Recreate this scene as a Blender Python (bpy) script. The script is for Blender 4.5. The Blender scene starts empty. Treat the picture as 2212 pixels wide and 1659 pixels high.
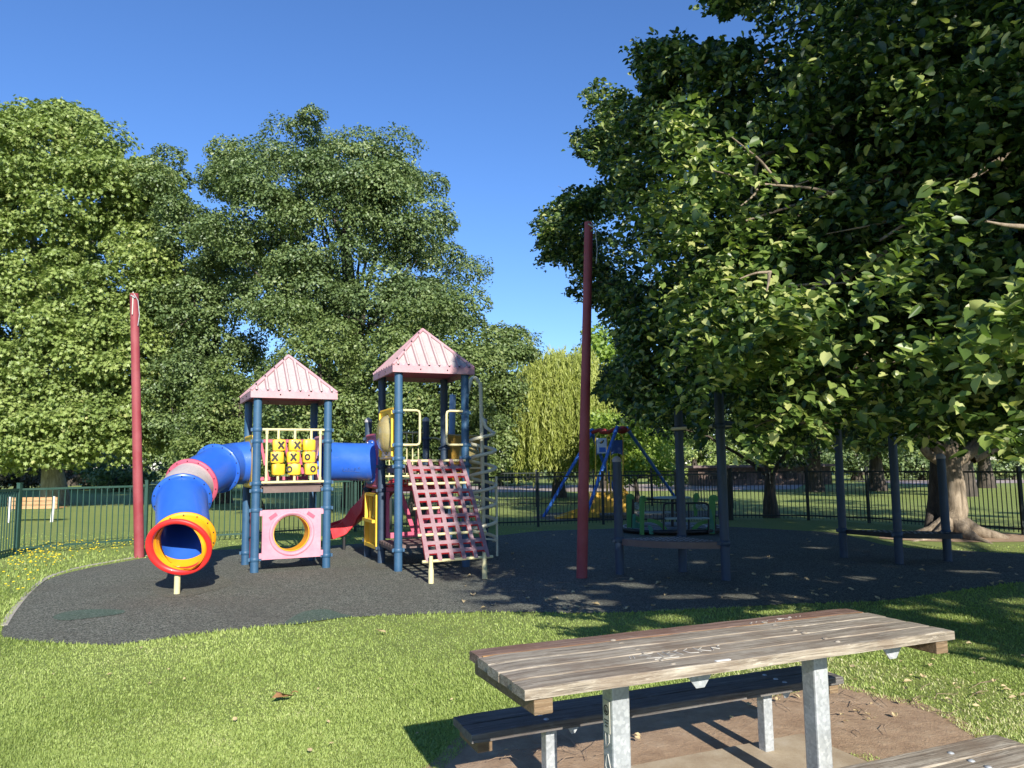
import bpy, math, random
import numpy as np
rng=np.random.default_rng(7); random.seed(7)
S=bpy.context.scene
COL=S.collection
# ---------------------------------------------------------------- camera model (reference picture is 2212 x 1659 units)
F=1661.; CX,CY=1106.,829.5; H=1.6
PITCH=math.radians(6.0); ROLL=-0.013
def _rx(a): c,s=math.cos(a),math.sin(a); return np.array([[1,0,0],[0,c,-s],[0,s,c]])
def _rz(a): c,s=math.cos(a),math.sin(a); return np.array([[c,-s,0],[s,c,0],[0,0,1]])
CR=_rx(math.pi/2+PITCH)@_rz(ROLL); CO=np.array([0,0,H])
def ray(u,v): return CR@np.array([(u-CX)/F,-(v-CY)/F,-1.])
def G(u,v,z=0.):
    d=ray(u,v); return CO+d*((z-H)/d[2])
def Dp(u,v,y):
    d=ray(u,v); return CO+d*(y/d[1])
def px(p):
    q=(np.asarray(p,float)-CO)@CR
    return CX-F*q[...,0]/q[...,2], CY+F*q[...,1]/q[...,2]
def Zt(x,y,v):
    lo,hi=-2,60
    for _ in range(50):
        m=(lo+hi)/2
        if px((x,y,m))[1]>v: lo=m
        else: hi=m
    return lo
cd=bpy.data.cameras.new('camera'); cam=bpy.data.objects.new('camera',cd); COL.objects.link(cam)
cam.location=(0,0,H); cam.rotation_mode='QUATERNION'
import mathutils
cam.rotation_quaternion=mathutils.Matrix(CR.tolist()).to_quaternion()
cd.sensor_fit='HORIZONTAL'; cd.sensor_width=36; cd.lens=36*F/2212; cd.clip_end=3000; cd.clip_start=.05
S.camera=cam
# ---------------------------------------------------------------- light
EL=math.radians(26.5); AZ=math.radians(18.5)      # sun behind the camera, to the right
SUN=np.array([math.sin(AZ)*math.cos(EL),-math.cos(AZ)*math.cos(EL),math.sin(EL)])
w=bpy.data.worlds.new('World'); S.world=w; w.use_nodes=True
nt=w.node_tree; nt.nodes.clear()
sky=nt.nodes.new('ShaderNodeTexSky'); sky.sky_type='NISHITA'; sky.sun_disc=False
sky.sun_elevation=EL; sky.sun_rotation=math.pi-AZ; sky.air_density=1.0; sky.dust_density=0.0; sky.ozone_density=6
bg=nt.nodes.new('ShaderNodeBackground'); bg.inputs[1].default_value=.105
out=nt.nodes.new('ShaderNodeOutputWorld')
hs=nt.nodes.new('ShaderNodeHueSaturation'); hs.inputs['Saturation'].default_value=1.07
tn=nt.nodes.new('ShaderNodeMix'); tn.data_type='RGBA'; tn.blend_type='MULTIPLY'; tn.inputs[0].default_value=1; tn.inputs[7].default_value=(1.02,.97,1.08,1)
nt.links.new(sky.outputs[0],hs.inputs['Color']); nt.links.new(hs.outputs[0],tn.inputs[6]); nt.links.new(tn.outputs[2],bg.inputs[0]); nt.links.new(bg.outputs[0],out.inputs[0])
ld=bpy.data.lights.new('sun','SUN'); ld.energy=4.9; ld.angle=math.radians(.5); ld.color=(1,.95,.86)
lo=bpy.data.objects.new('sun',ld); COL.objects.link(lo)
lo.rotation_mode='QUATERNION'; lo.rotation_quaternion=mathutils.Vector(SUN.tolist()).to_track_quat('Z','Y')
S.view_settings.view_transform='Standard'; S.view_settings.look='None'; S.view_settings.exposure=0.8; S.view_settings.gamma=1
S.cycles.max_bounces=6; S.cycles.transparent_max_bounces=8; S.cycles.transmission_bounces=4
# ---------------------------------------------------------------- materials
MATS={}
def lin(c):
    return tuple(((x/255.)/12.92 if x/255.<=.04045 else ((x/255.+.055)/1.055)**2.4) for x in c)
class NT:
    def __init__(s,name):
        s.m=bpy.data.materials.new(name); s.m.use_nodes=True; s.t=s.m.node_tree
        s.b=s.t.nodes['Principled BSDF']; s.out=s.t.nodes['Material Output']; MATS[name]=s.m
    def n(s,t,**k):
        x=s.t.nodes.new(t)
        for a,b in k.items(): setattr(x,a,b)
        return x
    def l(s,a,b): s.t.links.new(a,b)
    def coord(s,kind='Object',scale=(1,1,1)):
        tc=s.n('ShaderNodeTexCoord'); mp=s.n('ShaderNodeMapping'); mp.inputs['Scale'].default_value=scale
        s.l(tc.outputs[kind],mp.inputs[0]); return mp.outputs[0]
    def noise(s,co,scale,detail=4,rough=.6,dist=0):
        x=s.n('ShaderNodeTexNoise'); x.inputs['Scale'].default_value=scale; x.inputs['Detail'].default_value=detail
        x.inputs['Roughness'].default_value=rough; x.inputs['Distortion'].default_value=dist
        s.l(co,x.inputs['Vector']); return x.outputs['Fac']
    def ramp(s,fac,stops):
        r=s.n('ShaderNodeValToRGB'); e=r.color_ramp.elements
        while len(e)<len(stops): e.new(.5)
        for i,(p,c) in enumerate(stops):
            e[i].position=p; e[i].color=(*c[:3],1) if len(c)>=3 else (c[0],)*3+(1,)
        s.l(fac,r.inputs[0]); return r.outputs[0]
    def mix(s,f,a,b,mode='MIX'):
        x=s.n('ShaderNodeMix',data_type='RGBA',blend_type=mode)
        for sock,val in ((x.inputs[0],f),(x.inputs[6],a),(x.inputs[7],b)):
            if isinstance(val,(int,float)): sock.default_value=val
            elif isinstance(val,tuple): sock.default_value=(*val[:3],1)
            else: s.l(val,sock)
        return x.outputs[2]
    def math(s,op,a,b=0.):
        x=s.n('ShaderNodeMath',operation=op)
        for i,val in enumerate((a,b)):
            if isinstance(val,(int,float)): x.inputs[i].default_value=val
            else: s.l(val,x.inputs[i])
        return x.outputs[0]
    def bump(s,h,strength=.3,dist=.01):
        x=s.n('ShaderNodeBump'); x.inputs['Strength'].default_value=strength; x.inputs['Distance'].default_value=dist
        s.l(h,x.inputs['Height']); s.l(x.outputs[0],s.b.inputs['Normal'])
    def set(s,col=None,rough=None,metal=None,spec=None,coat=None):
        for k,v in (('Base Color',col),('Roughness',rough),('Metallic',metal),('Specular IOR Level',spec),('Coat Weight',coat)):
            if v is None: continue
            if isinstance(v,(int,float)): s.b.inputs[k].default_value=v
            elif isinstance(v,tuple): s.b.inputs[k].default_value=(*v[:3],1)
            else: s.l(v,s.b.inputs[k])
def painted(name,c,fade=None,rough=.45,amount=.35,scale=3.,dirt=.25,coat=0.,metal=0.):
    """a weathered coloured surface: faded patches, fine dirt, scuffs"""
    m=NT(name); co=m.coord()
    fade=fade or tuple(min(1,x*.75+.12) for x in c)
    n1=m.noise(co,scale,5,.65); n2=m.noise(co,scale*9,4,.7)
    f=m.ramp(n1,[(.38,(0,0,0)),(.72,(amount,)*3)])
    a=m.mix(f,c,fade)
    d=m.ramp(n2,[(.45,(0,0,0)),(.8,(dirt,)*3)])
    a=m.mix(d,a,tuple(x*.45+.02 for x in c))
    m.set(a,m.ramp(n1,[(.3,(rough,)*3),(.8,(min(1,rough+.25),)*3)]),metal,coat=coat)
    m.bump(n2,.08,.004); return m.m
painted('post_blue',(.022,.078,.16),(.05,.13,.22),.42,.6,2.5,.35)
painted('rib_pink',(.33,.20,.21),(.33,.2,.21),.6,.6,6,.4)
painted('post_navy',(.02,.04,.075),(.05,.09,.14),.45,.5,2.5,.3)
painted('pale_blue',(.16,.28,.45),(.28,.4,.55),.5,.5)
painted('tube_blue',(.02,.105,.52),(.05,.17,.56),.3,.5,1.6,.12,.25)
painted('plastic_yellow',(.78,.47,.02),(.82,.55,.1),.38,.5,2.2,.3,.1)
painted('tube_yellow',(.85,.36,.006),(.82,.44,.05),.35,.4,2.,.15,.1)
painted('tan_yellow',(.45,.26,.04),(.5,.33,.1),.45,.5,2.2,.3)
painted('cream',(.58,.52,.27),(.7,.64,.4),.45,.5,4,.3)
painted('plastic_pink',(.56,.21,.28),(.58,.36,.40),.5,.8,2.2,.25)
painted('deep_pink',(.5,.07,.13),(.6,.2,.26),.5,.5,2.5,.25)
painted('net_pink',(.29,.145,.165),(.32,.25,.255),.6,1.0,3.5,.5)
painted('faded_pink',(.43,.385,.37),(.40,.31,.31),.65,.8,2.5,.45)
painted('slide_red',(.62,.02,.03),(.66,.08,.08),.35,.4,2,.2,.1)
painted('lip_red',(.75,.02,.02),(.7,.06,.05),.35,.4,2,.2,.1)
painted('pole_red',(.26,.035,.045),(.34,.09,.1),.5,.8,1.6,.25)
painted('fence_green',(.018,.06,.042),(.035,.085,.065),.45,.4,6,.2)
painted('fence_dark',(.01,.018,.016),(.02,.03,.026),.5,.4,6,.2)
painted('swing_blue',(.02,.13,.5),(.05,.2,.55),.4,.3)
painted('swing_red',(.25,.02,.015),(.35,.06,.04),.5,.3)
painted('leaf_green',(.06,.24,.05),(.09,.27,.08),.45,.4)
painted('sea_green',(.03,.20,.13),(.07,.26,.2),.45,.4)
painted('table_grey_green',(.28,.36,.33),(.2,.28,.26),.5,.4)
painted('black_metal',(.012,.012,.014),(.03,.03,.03),.45,.3)
painted('brown_metal',(.13,.085,.075),(.22,.16,.14),.55,.6,3,.4)
painted('white_paint',(.75,.75,.72),(.6,.6,.56),.5,.4)
painted('black_ink',(.012,.012,.012),(.04,.035,.02),.5,.4)
painted('faint_ink',(.05,.10,.30),(.04,.09,.3),.5,.4)
painted('scratch_white',(.5,.48,.42),(.55,.53,.5),.7,.5)
painted('grey_plastic',(.32,.30,.29),(.25,.24,.23),.6,.4)
painted('concrete',(.40,.36,.29),(.47,.43,.36),.9,.8,3,.5)
painted('dry_leaf',(.36,.20,.09),(.46,.32,.17),.8,.8,30,.3)
painted('pale_leaf',(.5,.4,.22),(.45,.33,.17),.8,.8,30,.3)
painted('orange_leaf',(.30,.14,.06),(.4,.22,.11),.8,.8,12,.4)
painted('twig',(.26,.18,.12),(.36,.27,.19),.85,.6,12,.4)
painted('petal_yellow',(.85,.62,.01),(.9,.7,.05),.7,.3)
painted('stem_green',(.12,.2,.04),(.2,.25,.08),.7,.3)
painted('cap_grey',(.4,.38,.38),(.3,.28,.28),.6,.4)
painted('trim_pink',(.50,.26,.29),(.5,.36,.37),.55,.8,2.5,.35)
painted('pale_cream',(.74,.70,.5),(.66,.62,.48),.5,.4,3,.2)
painted('bolt_white',(.7,.68,.6),(.5,.48,.4),.4,.4)
painted('label_paper',(.55,.53,.42),(.5,.48,.38),.6,.4)
painted('sign_white',(.6,.65,.68),(.5,.55,.6),.4,.3)
painted('brick',(.10,.07,.055),(.28,.2,.16),.9,.8,4,.5)
def galv():
    m=NT('galvanised'); co=m.coord()
    v=m.n('ShaderNodeTexVoronoi'); v.inputs['Scale'].default_value=75; m.l(co,v.inputs['Vector'])
    n=m.noise(co,9,4); f=m.mix(.5,v.outputs['Color'],n)
    c=m.ramp(f,[(.3,(.33,.35,.36)),(.55,(.42,.44,.45)),(.75,(.52,.54,.54))])
    m.set(c,m.ramp(n,[(.3,(.4,)*3),(.7,(.62,)*3)]),.35); m.bump(n,.05,.002)
galv()
def bubble():
    m=NT('bubble_acrylic'); co=m.coord(); n=m.noise(co,3,5)
    m.set(m.ramp(n,[(.3,(.34,.27,.11)),(.7,(.5,.42,.2))]),.18)
    m.b.inputs['Alpha'].default_value=.82; m.set(coat=.4)
bubble()
def wood(name,base,dark,light,rough=.75,scale=1.,edge=None):
    m=NT(name); co=m.coord('Object',(1.2*scale,22*scale,22*scale))
    n1=m.noise(co,1.6,8,.7,.6); n2=m.noise(m.coord('Object',(2.5,90,90)),1.5,6,.75,.4)
    n3=m.noise(m.coord(),2.6,5,.65); n4=m.noise(m.coord('Object',(3,26,26)),2.2,5,.7,1.2)
    c=m.ramp(n1,[(.28,dark),(.5,base),(.72,light)])
    c=m.mix(m.ramp(n2,[(.36,(.75,)*3),(.52,(0,0,0))]),c,tuple(x*.35 for x in dark))
    c=m.mix(m.ramp(n4,[(.56,(0,0,0)),(.68,(.65,)*3)]),c,tuple(min(1,x*1.15+.03) for x in light))
    c=m.mix(m.ramp(n3,[(.46,(0,0,0)),(.7,(.7,)*3)]),c,(dark[0]*1.3,dark[1]*1.05,dark[2]*.9))
    m.set(c,rough)
    h=m.math('ADD',n1,m.math('MULTIPLY',n2,.7)); m.bump(h,.55,.006)
wood('old_wood',(.32,.27,.205),(.11,.085,.06),(.50,.45,.36))
wood('old_wood_red',(.20,.12,.085),(.11,.06,.04),(.34,.25,.2))
wood('old_wood_orange',(.42,.2,.06),(.25,.11,.04),(.5,.34,.17))
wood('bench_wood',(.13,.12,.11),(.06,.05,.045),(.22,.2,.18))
wood('raw_wood',(.2,.13,.07),(.12,.08,.04),(.3,.22,.13))
wood('plank_brown',(.17,.12,.095),(.09,.06,.045),(.24,.18,.14))
wood('bench_slats',(.5,.3,.14),(.36,.2,.08),(.6,.42,.24))
def bark(name,a,b,c):
    m=NT(name); co=m.coord('Object',(1,1,.22)); n=m.noise(co,9,7,.7,.8); n2=m.noise(m.coord(),1.3,4)
    col=m.ramp(n,[(.33,a),(.5,b),(.7,c)]); col=m.mix(m.ramp(n2,[(.45,(0,0,0)),(.7,(.5,)*3)]),col,a)
    m.set(col,.9); m.bump(n,.9,.03)
bark('bark_brown',(.10,.075,.05),(.25,.195,.135),(.42,.34,.25))
bark('bark_dark',(.03,.025,.02),(.075,.06,.045),(.13,.1,.08))
bark('bark_plane',(.16,.15,.1),(.32,.3,.22),(.5,.48,.38))
def leafmat(name,stops,rough=.42,trans=.32,spec=.5):
    m=NT(name); a=m.n('ShaderNodeAttribute'); a.attribute_name='rnd'
    col=m.ramp(a.outputs['Fac'],stops)
    m.set(col,rough,spec=spec)
    tr=m.n('ShaderNodeBsdfTranslucent')
    m.l(m.mix(.35,col,(.5,.62,.08)) if 0 else m.mix(1.,col,(1.3,1.5,.7),'MULTIPLY'),tr.inputs[0])
    mx=m.n('ShaderNodeMixShader'); mx.inputs[0].default_value=trans
    m.l(m.b.outputs[0],mx.inputs[1]); m.l(tr.outputs[0],mx.inputs[2]); m.l(mx.outputs[0],m.out.inputs[0])
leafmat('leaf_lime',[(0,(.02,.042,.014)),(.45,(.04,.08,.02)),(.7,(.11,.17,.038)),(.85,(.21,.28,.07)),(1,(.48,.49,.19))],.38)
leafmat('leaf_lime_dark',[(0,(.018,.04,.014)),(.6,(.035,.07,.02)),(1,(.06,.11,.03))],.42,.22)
leafmat('leaf_plane',[(0,(.12,.17,.045)),(.5,(.21,.28,.07)),(.9,(.33,.39,.12)),(1,(.46,.42,.18))],.5,.22)
leafmat('leaf_dark',[(0,(.065,.105,.038)),(.5,(.125,.18,.06)),(.9,(.21,.27,.095)),(1,(.32,.32,.13))],.45,.2)
leafmat('leaf_mid',[(0,(.07,.11,.033)),(.5,(.135,.19,.052)),(.9,(.22,.27,.085)),(1,(.32,.3,.12))],.5,.2)
leafmat('leaf_bright',[(0,(.14,.22,.03)),(.5,(.24,.34,.05)),(1,(.36,.44,.09))],.5)
leafmat('leaf_willow',[(0,(.17,.2,.04)),(.5,(.3,.34,.07)),(1,(.45,.47,.13))],.55,.3)
leafmat('leaf_grey',[(0,(.05,.055,.035)),(.5,(.09,.085,.06)),(1,(.15,.13,.09))],.7)
leafmat('grass_blade',[(0,(.17,.23,.06)),(.35,(.29,.37,.095)),(.8,(.42,.50,.15)),(.93,(.54,.57,.24)),(1,(.65,.60,.36))],.55,.35)
leafmat('grass_dry',[(0,(.12,.17,.035)),(.5,(.24,.30,.07)),(1,(.45,.42,.18))],.6,.3)
def lawn():
    m=NT('lawn'); co=m.coord()
    n1=m.noise(co,.35,5,.6); n2=m.noise(co,3.5,6,.7); n3=m.noise(co,60,5,.8)
    c=m.ramp(n3,[(.3,(.12,.16,.035)),(.5,(.22,.28,.06)),(.68,(.34,.40,.10))])
    c=m.mix(m.ramp(n2,[(.42,(0,0,0)),(.7,(.55,)*3)]),c,(.32,.33,.09))
    c=m.mix(m.ramp(n1,[(.45,(0,0,0)),(.7,(.5,)*3)]),c,(.18,.25,.045))
    m.set(c,.85); m.bump(n3,.9,.03)
lawn()
def soil():
    m=NT('soil'); co=m.coord(); n=m.noise(co,5,8,.75); n2=m.noise(co,70,4,.8)
    c=m.ramp(n,[(.3,(.27,.17,.10)),(.55,(.41,.28,.175)),(.75,(.5,.38,.26))])
    c=m.mix(m.ramp(n2,[(.6,(0,0,0)),(.72,(.7,)*3)]),c,(.42,.33,.22))
    c=m.mix(m.ramp(n2,[(.28,(.6,)*3),(.4,(0,0,0))]),c,(.08,.05,.03))
    m.set(c,.95); m.bump(m.math('ADD',n,m.math('MULTIPLY',n2,.4)),.8,.03)
soil()
def slab():
    m=NT('slab_concrete'); co=m.coord(); n=m.noise(co,4,6,.7); n2=m.noise(co,110,3,.8)
    c=m.ramp(n,[(.3,(.3,.22,.14)),(.55,(.42,.34,.235)),(.75,(.5,.43,.33))])
    c=m.mix(m.ramp(n2,[(.6,(0,0,0)),(.7,(.6,)*3)]),c,(.52,.46,.38))
    c=m.mix(m.ramp(n2,[(.3,(.6,)*3),(.4,(0,0,0))]),c,(.14,.1,.07))
    m.set(c,.9); m.bump(n2,.5,.006)
slab()
def rubber(name,a,b,c,dusty=.5):
    m=NT(name); co=m.coord(); n=m.noise(co,.9,5,.6); n2=m.noise(co,150,2,.9); n3=m.noise(co,6,5,.7)
    v=m.n('ShaderNodeTexVoronoi'); v.inputs['Scale'].default_value=85; m.l(co,v.inputs['Vector'])
    sp=m.ramp(m.math('MULTIPLY',v.outputs['Color'],1.),[(.25,a),(.5,b),(.82,c)])
    sp=m.mix(m.ramp(n,[(.42,(0,0,0)),(.7,(dusty,)*3)]),sp,(.11,.10,.08))
    sp=m.mix(m.ramp(n3,[(.5,(0,0,0)),(.75,(.35,)*3)]),sp,tuple(x*.6 for x in a))
    m.set(sp,.9,spec=.25); m.bump(n2,.7,.008)
rubber('rubber_black',(.042,.046,.038),(.122,.125,.097),(.26,.26,.21))
rubber('rubber_green',(.05,.085,.06),(.08,.12,.085),(.16,.2,.16),.2)
rubber('rubber_dusty',(.08,.08,.06),(.12,.12,.09),(.24,.23,.18),.5)
def mulch():
    m=NT('mulch'); co=m.coord(); n=m.noise(co,2.5,8,.8)
    m.set(m.ramp(n,[(.3,(.2,.15,.12)),(.5,(.38,.3,.26)),(.72,(.52,.44,.38))]),.95)
mulch()
# ---------------------------------------------------------------- mesh builder
BASE={}
def norm(v):
    v=np.asarray(v,float); return v/max(1e-9,np.linalg.norm(v))
class Fr:
    def __init__(s,o,ang=0.):
        s.o=np.asarray(o,float); c,n=math.cos(ang),math.sin(ang)
        s.A=np.array([[c,n,0],[-n,c,0],[0,0,1.]])
    def __call__(s,p): return np.asarray(p,float)@s.A+s.o
class MB:
    def __init__(s,fr=None): s.v=[];s.f=[];s.s=[];s.mi=[];s.fr=fr
    def add(s,V,Fc,smooth=False,mi=0):
        V=np.asarray(V,float)
        if s.fr is not None: V=s.fr(V)
        k=len(s.v); s.v.extend(V.tolist())
        for f in Fc: s.f.append([k+i for i in f]); s.s.append(smooth); s.mi.append(mi)
        return s
    def box(s,c,sz,rot=None,mi=0):
        x,y,z=[a/2 for a in sz]
        V=np.array([(-x,-y,-z),(x,-y,-z),(x,y,-z),(-x,y,-z),(-x,-y,z),(x,-y,z),(x,y,z),(-x,y,z)])
        if rot is not None: V=V@np.asarray(rot).T
        return s.add(V+np.asarray(c),[(0,3,2,1),(4,5,6,7),(0,1,5,4),(1,2,6,5),(2,3,7,6),(3,0,4,7)],mi=mi)
    def beam(s,p0,p1,wd,h,up=(0,0,1),mi=0):
        p0=np.asarray(p0,float);p1=np.asarray(p1,float);d=norm(p1-p0); x=norm(np.cross(d,up)); u=np.cross(x,d)
        return s.box((p0+p1)/2,(wd,np.linalg.norm(p1-p0),h),np.array([x,d,u]).T,mi)
    def tube(s,pts,r,n=12,cap=True,mi=0,thick=0,closed=False,flat=False):
        P=np.asarray(pts,float); m=len(P); r=np.ones(m)*r if np.isscalar(r) else np.asarray(r,float)
        T=np.zeros_like(P)
        for i in range(m):
            a=P[(i-1)%m] if (closed or i>0) else P[i]; b=P[(i+1)%m] if (closed or i<m-1) else P[i]
            T[i]=norm(b-a)
        u=np.cross(T[0],(0,0,1.)); 
        if np.linalg.norm(u)<.05: u=np.array([1.,0,0])
        u=norm(u-T[0]*np.dot(u,T[0])); V=[]
        an=np.linspace(0,2*math.pi,n,endpoint=False)+(math.pi/n if flat else 0)
        frames=[]
        for i in range(m):
            u=norm(u-T[i]*np.dot(u,T[i])); q=np.cross(T[i],u); frames.append((u,q))
            V.append(P[i]+r[i]*(np.outer(np.cos(an),u)+np.outer(np.sin(an),q)))
        Fc=[]
        L=m if closed else m-1
        for i in range(L):
            a=i*n;b=((i+1)%m)*n
            for j in range(n): Fc.append((a+j,a+(j+1)%n,b+(j+1)%n,b+j))
        s.add(np.concatenate(V),Fc,not flat,mi)
        if thick:
            V2=[P[i]+(r[i]-thick)*(np.outer(np.cos(an),frames[i][0])+np.outer(np.sin(an),frames[i][1])) for i in range(m)]
            s.add(np.concatenate(V2),[f[::-1] for f in Fc],True,mi)
            for i in (0,m-1):
                s.add(np.concatenate([V[i],V2[i]]),[(j,(j+1)%n,n+(j+1)%n,n+j) if i else (j,n+j,n+(j+1)%n,(j+1)%n) for j in range(n)],False,mi)
        elif cap and not closed:
            s.add(V[0],[tuple(range(n))[::-1]],False,mi); s.add(V[-1],[tuple(range(n))],False,mi)
        return s
    def lathe(s,prof,o=(0,0,0),axis=(0,0,1),n=24,mi=0,smooth=True):
        a=norm(axis); u=np.cross(a,(0,0,1.)); u=np.array([1.,0,0]) if np.linalg.norm(u)<.05 else norm(u); q=np.cross(a,u)
        an=np.linspace(0,2*math.pi,n,endpoint=False); V=[]
        for r,z in prof: V.append(np.asarray(o)+a*z+max(r,1e-4)*(np.outer(np.cos(an),u)+np.outer(np.sin(an),q)))
        Fc=[(i*n+j,i*n+(j+1)%n,(i+1)*n+(j+1)%n,(i+1)*n+j) for i in range(len(prof)-1) for j in range(n)]
        return s.add(np.concatenate(V),Fc,smooth,mi)
    def plate(s,poly,o,ax,ay,t,mi=0,smooth=False):
        """prism: polygon in the (ax,ay) plane, extruded by t along ax x ay, centred"""
        ax=norm(ax);ay=norm(ay);nz=np.cross(ax,ay);P=np.asarray(poly,float)
        A=np.asarray(o)+np.outer(P[:,0],ax)+np.outer(P[:,1],ay); n=len(P)
        V=np.concatenate([A-nz*t/2,A+nz*t/2])
        area=.5*np.sum(P[:,0]*np.roll(P[:,1],-1)-np.roll(P[:,0],-1)*P[:,1])
        f1=tuple(range(n));f2=tuple(range(n,2*n)); sd=[(i,(i+1)%n,n+(i+1)%n,n+i) for i in range(n)]
        if area>0: return s.add(V,[f1[::-1],f2]+sd,mi=mi)
        return s.add(V,[f1,f2[::-1]]+[q[::-1] for q in sd],mi=mi)
    def holeplate(s,x0,x1,y0,y1,cx,cy,r,o,ax,ay,t,mi=0,n=48,ry=None):
        ry=ry or r
        ax=norm(ax);ay=norm(ay);nz=np.cross(ax,ay); an=np.arange(n)*2*math.pi/n
        cs=[math.atan2(yy-cy,xx-cx) for xx,yy in ((x0,y0),(x1,y0),(x1,y1),(x0,y1))]
        an=np.sort(np.unique(np.round(np.concatenate([an,np.mod(cs,2*math.pi)]),6))); n=len(an)
        inn=np.stack([cx+r*np.cos(an),cy+ry*np.sin(an)],1); ou=[]
        for a in an:
            c,q=math.cos(a),math.sin(a); k=1e9
            if c>1e-9:k=min(k,(x1-cx)/c)
            if c<-1e-9:k=min(k,(x0-cx)/c)
            if q>1e-9:k=min(k,(y1-cy)/q)
            if q<-1e-9:k=min(k,(y0-cy)/q)
            ou.append((cx+k*c,cy+k*q))
        ou=np.array(ou)
        def W(Q,h): return np.asarray(o)+np.outer(Q[:,0],ax)+np.outer(Q[:,1],ay)+nz*h
        V=np.concatenate([W(inn,t/2),W(ou,t/2),W(inn,-t/2),W(ou,-t/2)])
        Fc=[]
        for j in range(n):
            k=(j+1)%n
            Fc+=[(j,n+j,n+k,k),(2*n+k,3*n+k,3*n+j,2*n+j),(n+j,3*n+j,3*n+k,n+k),(j,k,2*n+k,2*n+j)]
        return s.add(V,Fc,mi=mi)
    def sweep(s,path,sec,mi=0,up=(0,0,1),smooth=False):
        P=np.asarray(path,float);m=len(P);sec=np.asarray(sec,float);n=len(sec);V=[]
        for i in range(m):
            t=norm(P[min(i+1,m-1)]-P[max(i-1,0)]); x=norm(np.cross(t,up)); z=np.cross(x,t)
            V.append(P[i]+np.outer(sec[:,0],x)+np.outer(sec[:,1],z))
        Fc=[(i*n+j,i*n+(j+1)%n,(i+1)*n+(j+1)%n,(i+1)*n+j) for i in range(m-1) for j in range(n)]
        s.add(np.concatenate(V),Fc,smooth,mi)
        s.add(V[0],[tuple(range(n))[::-1]],mi=mi); s.add(V[-1],[tuple(range(n))],mi=mi); return s
    def sphere(s,c,r,n=10,mi=0,sc=(1,1,1)):
        k=n//2; V=[];
        for i in range(k+1):
            t=math.pi*i/k
            for j in range(n):
                a=2*math.pi*j/n; V.append((math.sin(t)*math.cos(a)*r*sc[0]+c[0],math.sin(t)*math.sin(a)*r*sc[1]+c[1],math.cos(t)*r*sc[2]+c[2]))
        Fc=[(i*n+j,(i+1)*n+j,(i+1)*n+(j+1)%n,i*n+(j+1)%n) for i in range(k) for j in range(n)]
        return s.add(V,Fc,True,mi)
    def build(s,name,mats,parent=None,loc=None,bevel=0,label=None):
        if isinstance(mats,str): mats=[mats]
        base=np.zeros(3)
        if parent is not None: base=BASE[parent.name]
        elif loc is not None: base=np.asarray(loc,float)
        me=bpy.data.meshes.new(name)
        V=np.asarray(s.v)-base
        me.from_pydata(V.tolist(),[],s.f)
        me.polygons.foreach_set('use_smooth',s.s); me.polygons.foreach_set('material_index',s.mi)
        for m in mats: me.materials.append(MATS[m])
        me.update(); o=bpy.data.objects.new(name,me); COL.objects.link(o)
        if parent is not None: o.parent=parent
        else: o.location=base
        BASE[o.name]=base
        if bevel:
            b=o.modifiers.new('bevel','BEVEL'); b.width=bevel; b.segments=2; b.limit_method='ANGLE'; b.angle_limit=math.radians(40)
        if label: o['label']=label
        return o
def tag(o,label=None,cat=None,group=None,kind=None):
    if label:o['label']=label
    if cat:o['category']=cat
    if group:o['group']=group
    if kind:o['kind']=kind
    return o
def thing(name,label,cat,loc,group=None,rot=0.):
    o=bpy.data.objects.new(name,None); COL.objects.link(o); o.location=[float(x) for x in loc]; o.rotation_euler=(0,0,rot); o.empty_display_size=.2
    BASE[o.name]=np.zeros(3) if rot else np.asarray(loc,float)
    return tag(o,label,cat,group)
def local(o): BASE[o.name]=np.zeros(3); return o
# ---------------------------------------------------------------- numpy scatter of small leaf faces
def scatter(name,mat,P,N,T,Sz,tv,tf,parent=None,loc=(0,0,0),rnd=None,kind=None,wx=None):
    n=len(P); N=N/np.linalg.norm(N,axis=1,keepdims=True)
    T=T-N*np.sum(T*N,1,keepdims=True); T/=np.maximum(1e-6,np.linalg.norm(T,axis=1,keepdims=True)); X=np.cross(T,N)
    tv=np.asarray(tv,float); k=len(tv); Sz=np.broadcast_to(np.asarray(Sz,float),(n,))
    base=BASE[parent.name] if parent is not None else np.asarray(loc,float)
    if wx is not None: X=X*wx[:,None]
    V=(P-base)[:,None,:]+Sz[:,None,None]*(tv[None,:,0:1]*X[:,None,:]+tv[None,:,1:2]*T[:,None,:]+tv[None,:,2:3]*N[:,None,:])
    me=bpy.data.meshes.new(name); me.vertices.add(n*k); me.vertices.foreach_set('co',V.reshape(-1).astype(np.float32))
    li=np.concatenate([np.asarray(f) for f in tf]); L=len(li); sz=np.array([len(f) for f in tf]); st=np.concatenate([[0],np.cumsum(sz)[:-1]])
    me.loops.add(n*L); me.loops.foreach_set('vertex_index',(np.arange(n)[:,None]*k+li[None,:]).reshape(-1).astype(np.int32))
    me.polygons.add(n*len(tf)); me.polygons.foreach_set('loop_start',(np.arange(n)[:,None]*L+st[None,:]).reshape(-1).astype(np.int32))
    if rnd is None: rnd=rng.random(n)
    at=me.attributes.new('rnd','FLOAT','FACE'); at.data.foreach_set('value',np.repeat(rnd,len(tf)).astype(np.float32))
    me.materials.append(MATS[mat]); me.update(calc_edges=True); 
    o=bpy.data.objects.new(name,me); COL.objects.link(o)
    if parent is not None: o.parent=parent
    else: o.location=[float(x) for x in base]
    BASE[o.name]=base
    if kind: o['kind']=kind
    return o
KITE=([(0,-.5,0),(.3,0,.06),(0,.5,0),(-.3,0,.06)],[(0,1,2,3)])
KITE2=([(0,-.5,0),(.33,-.05,.1),(0,.5,-.03),(-.33,-.05,.1)],[(0,1,2),(0,2,3)])
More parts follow.
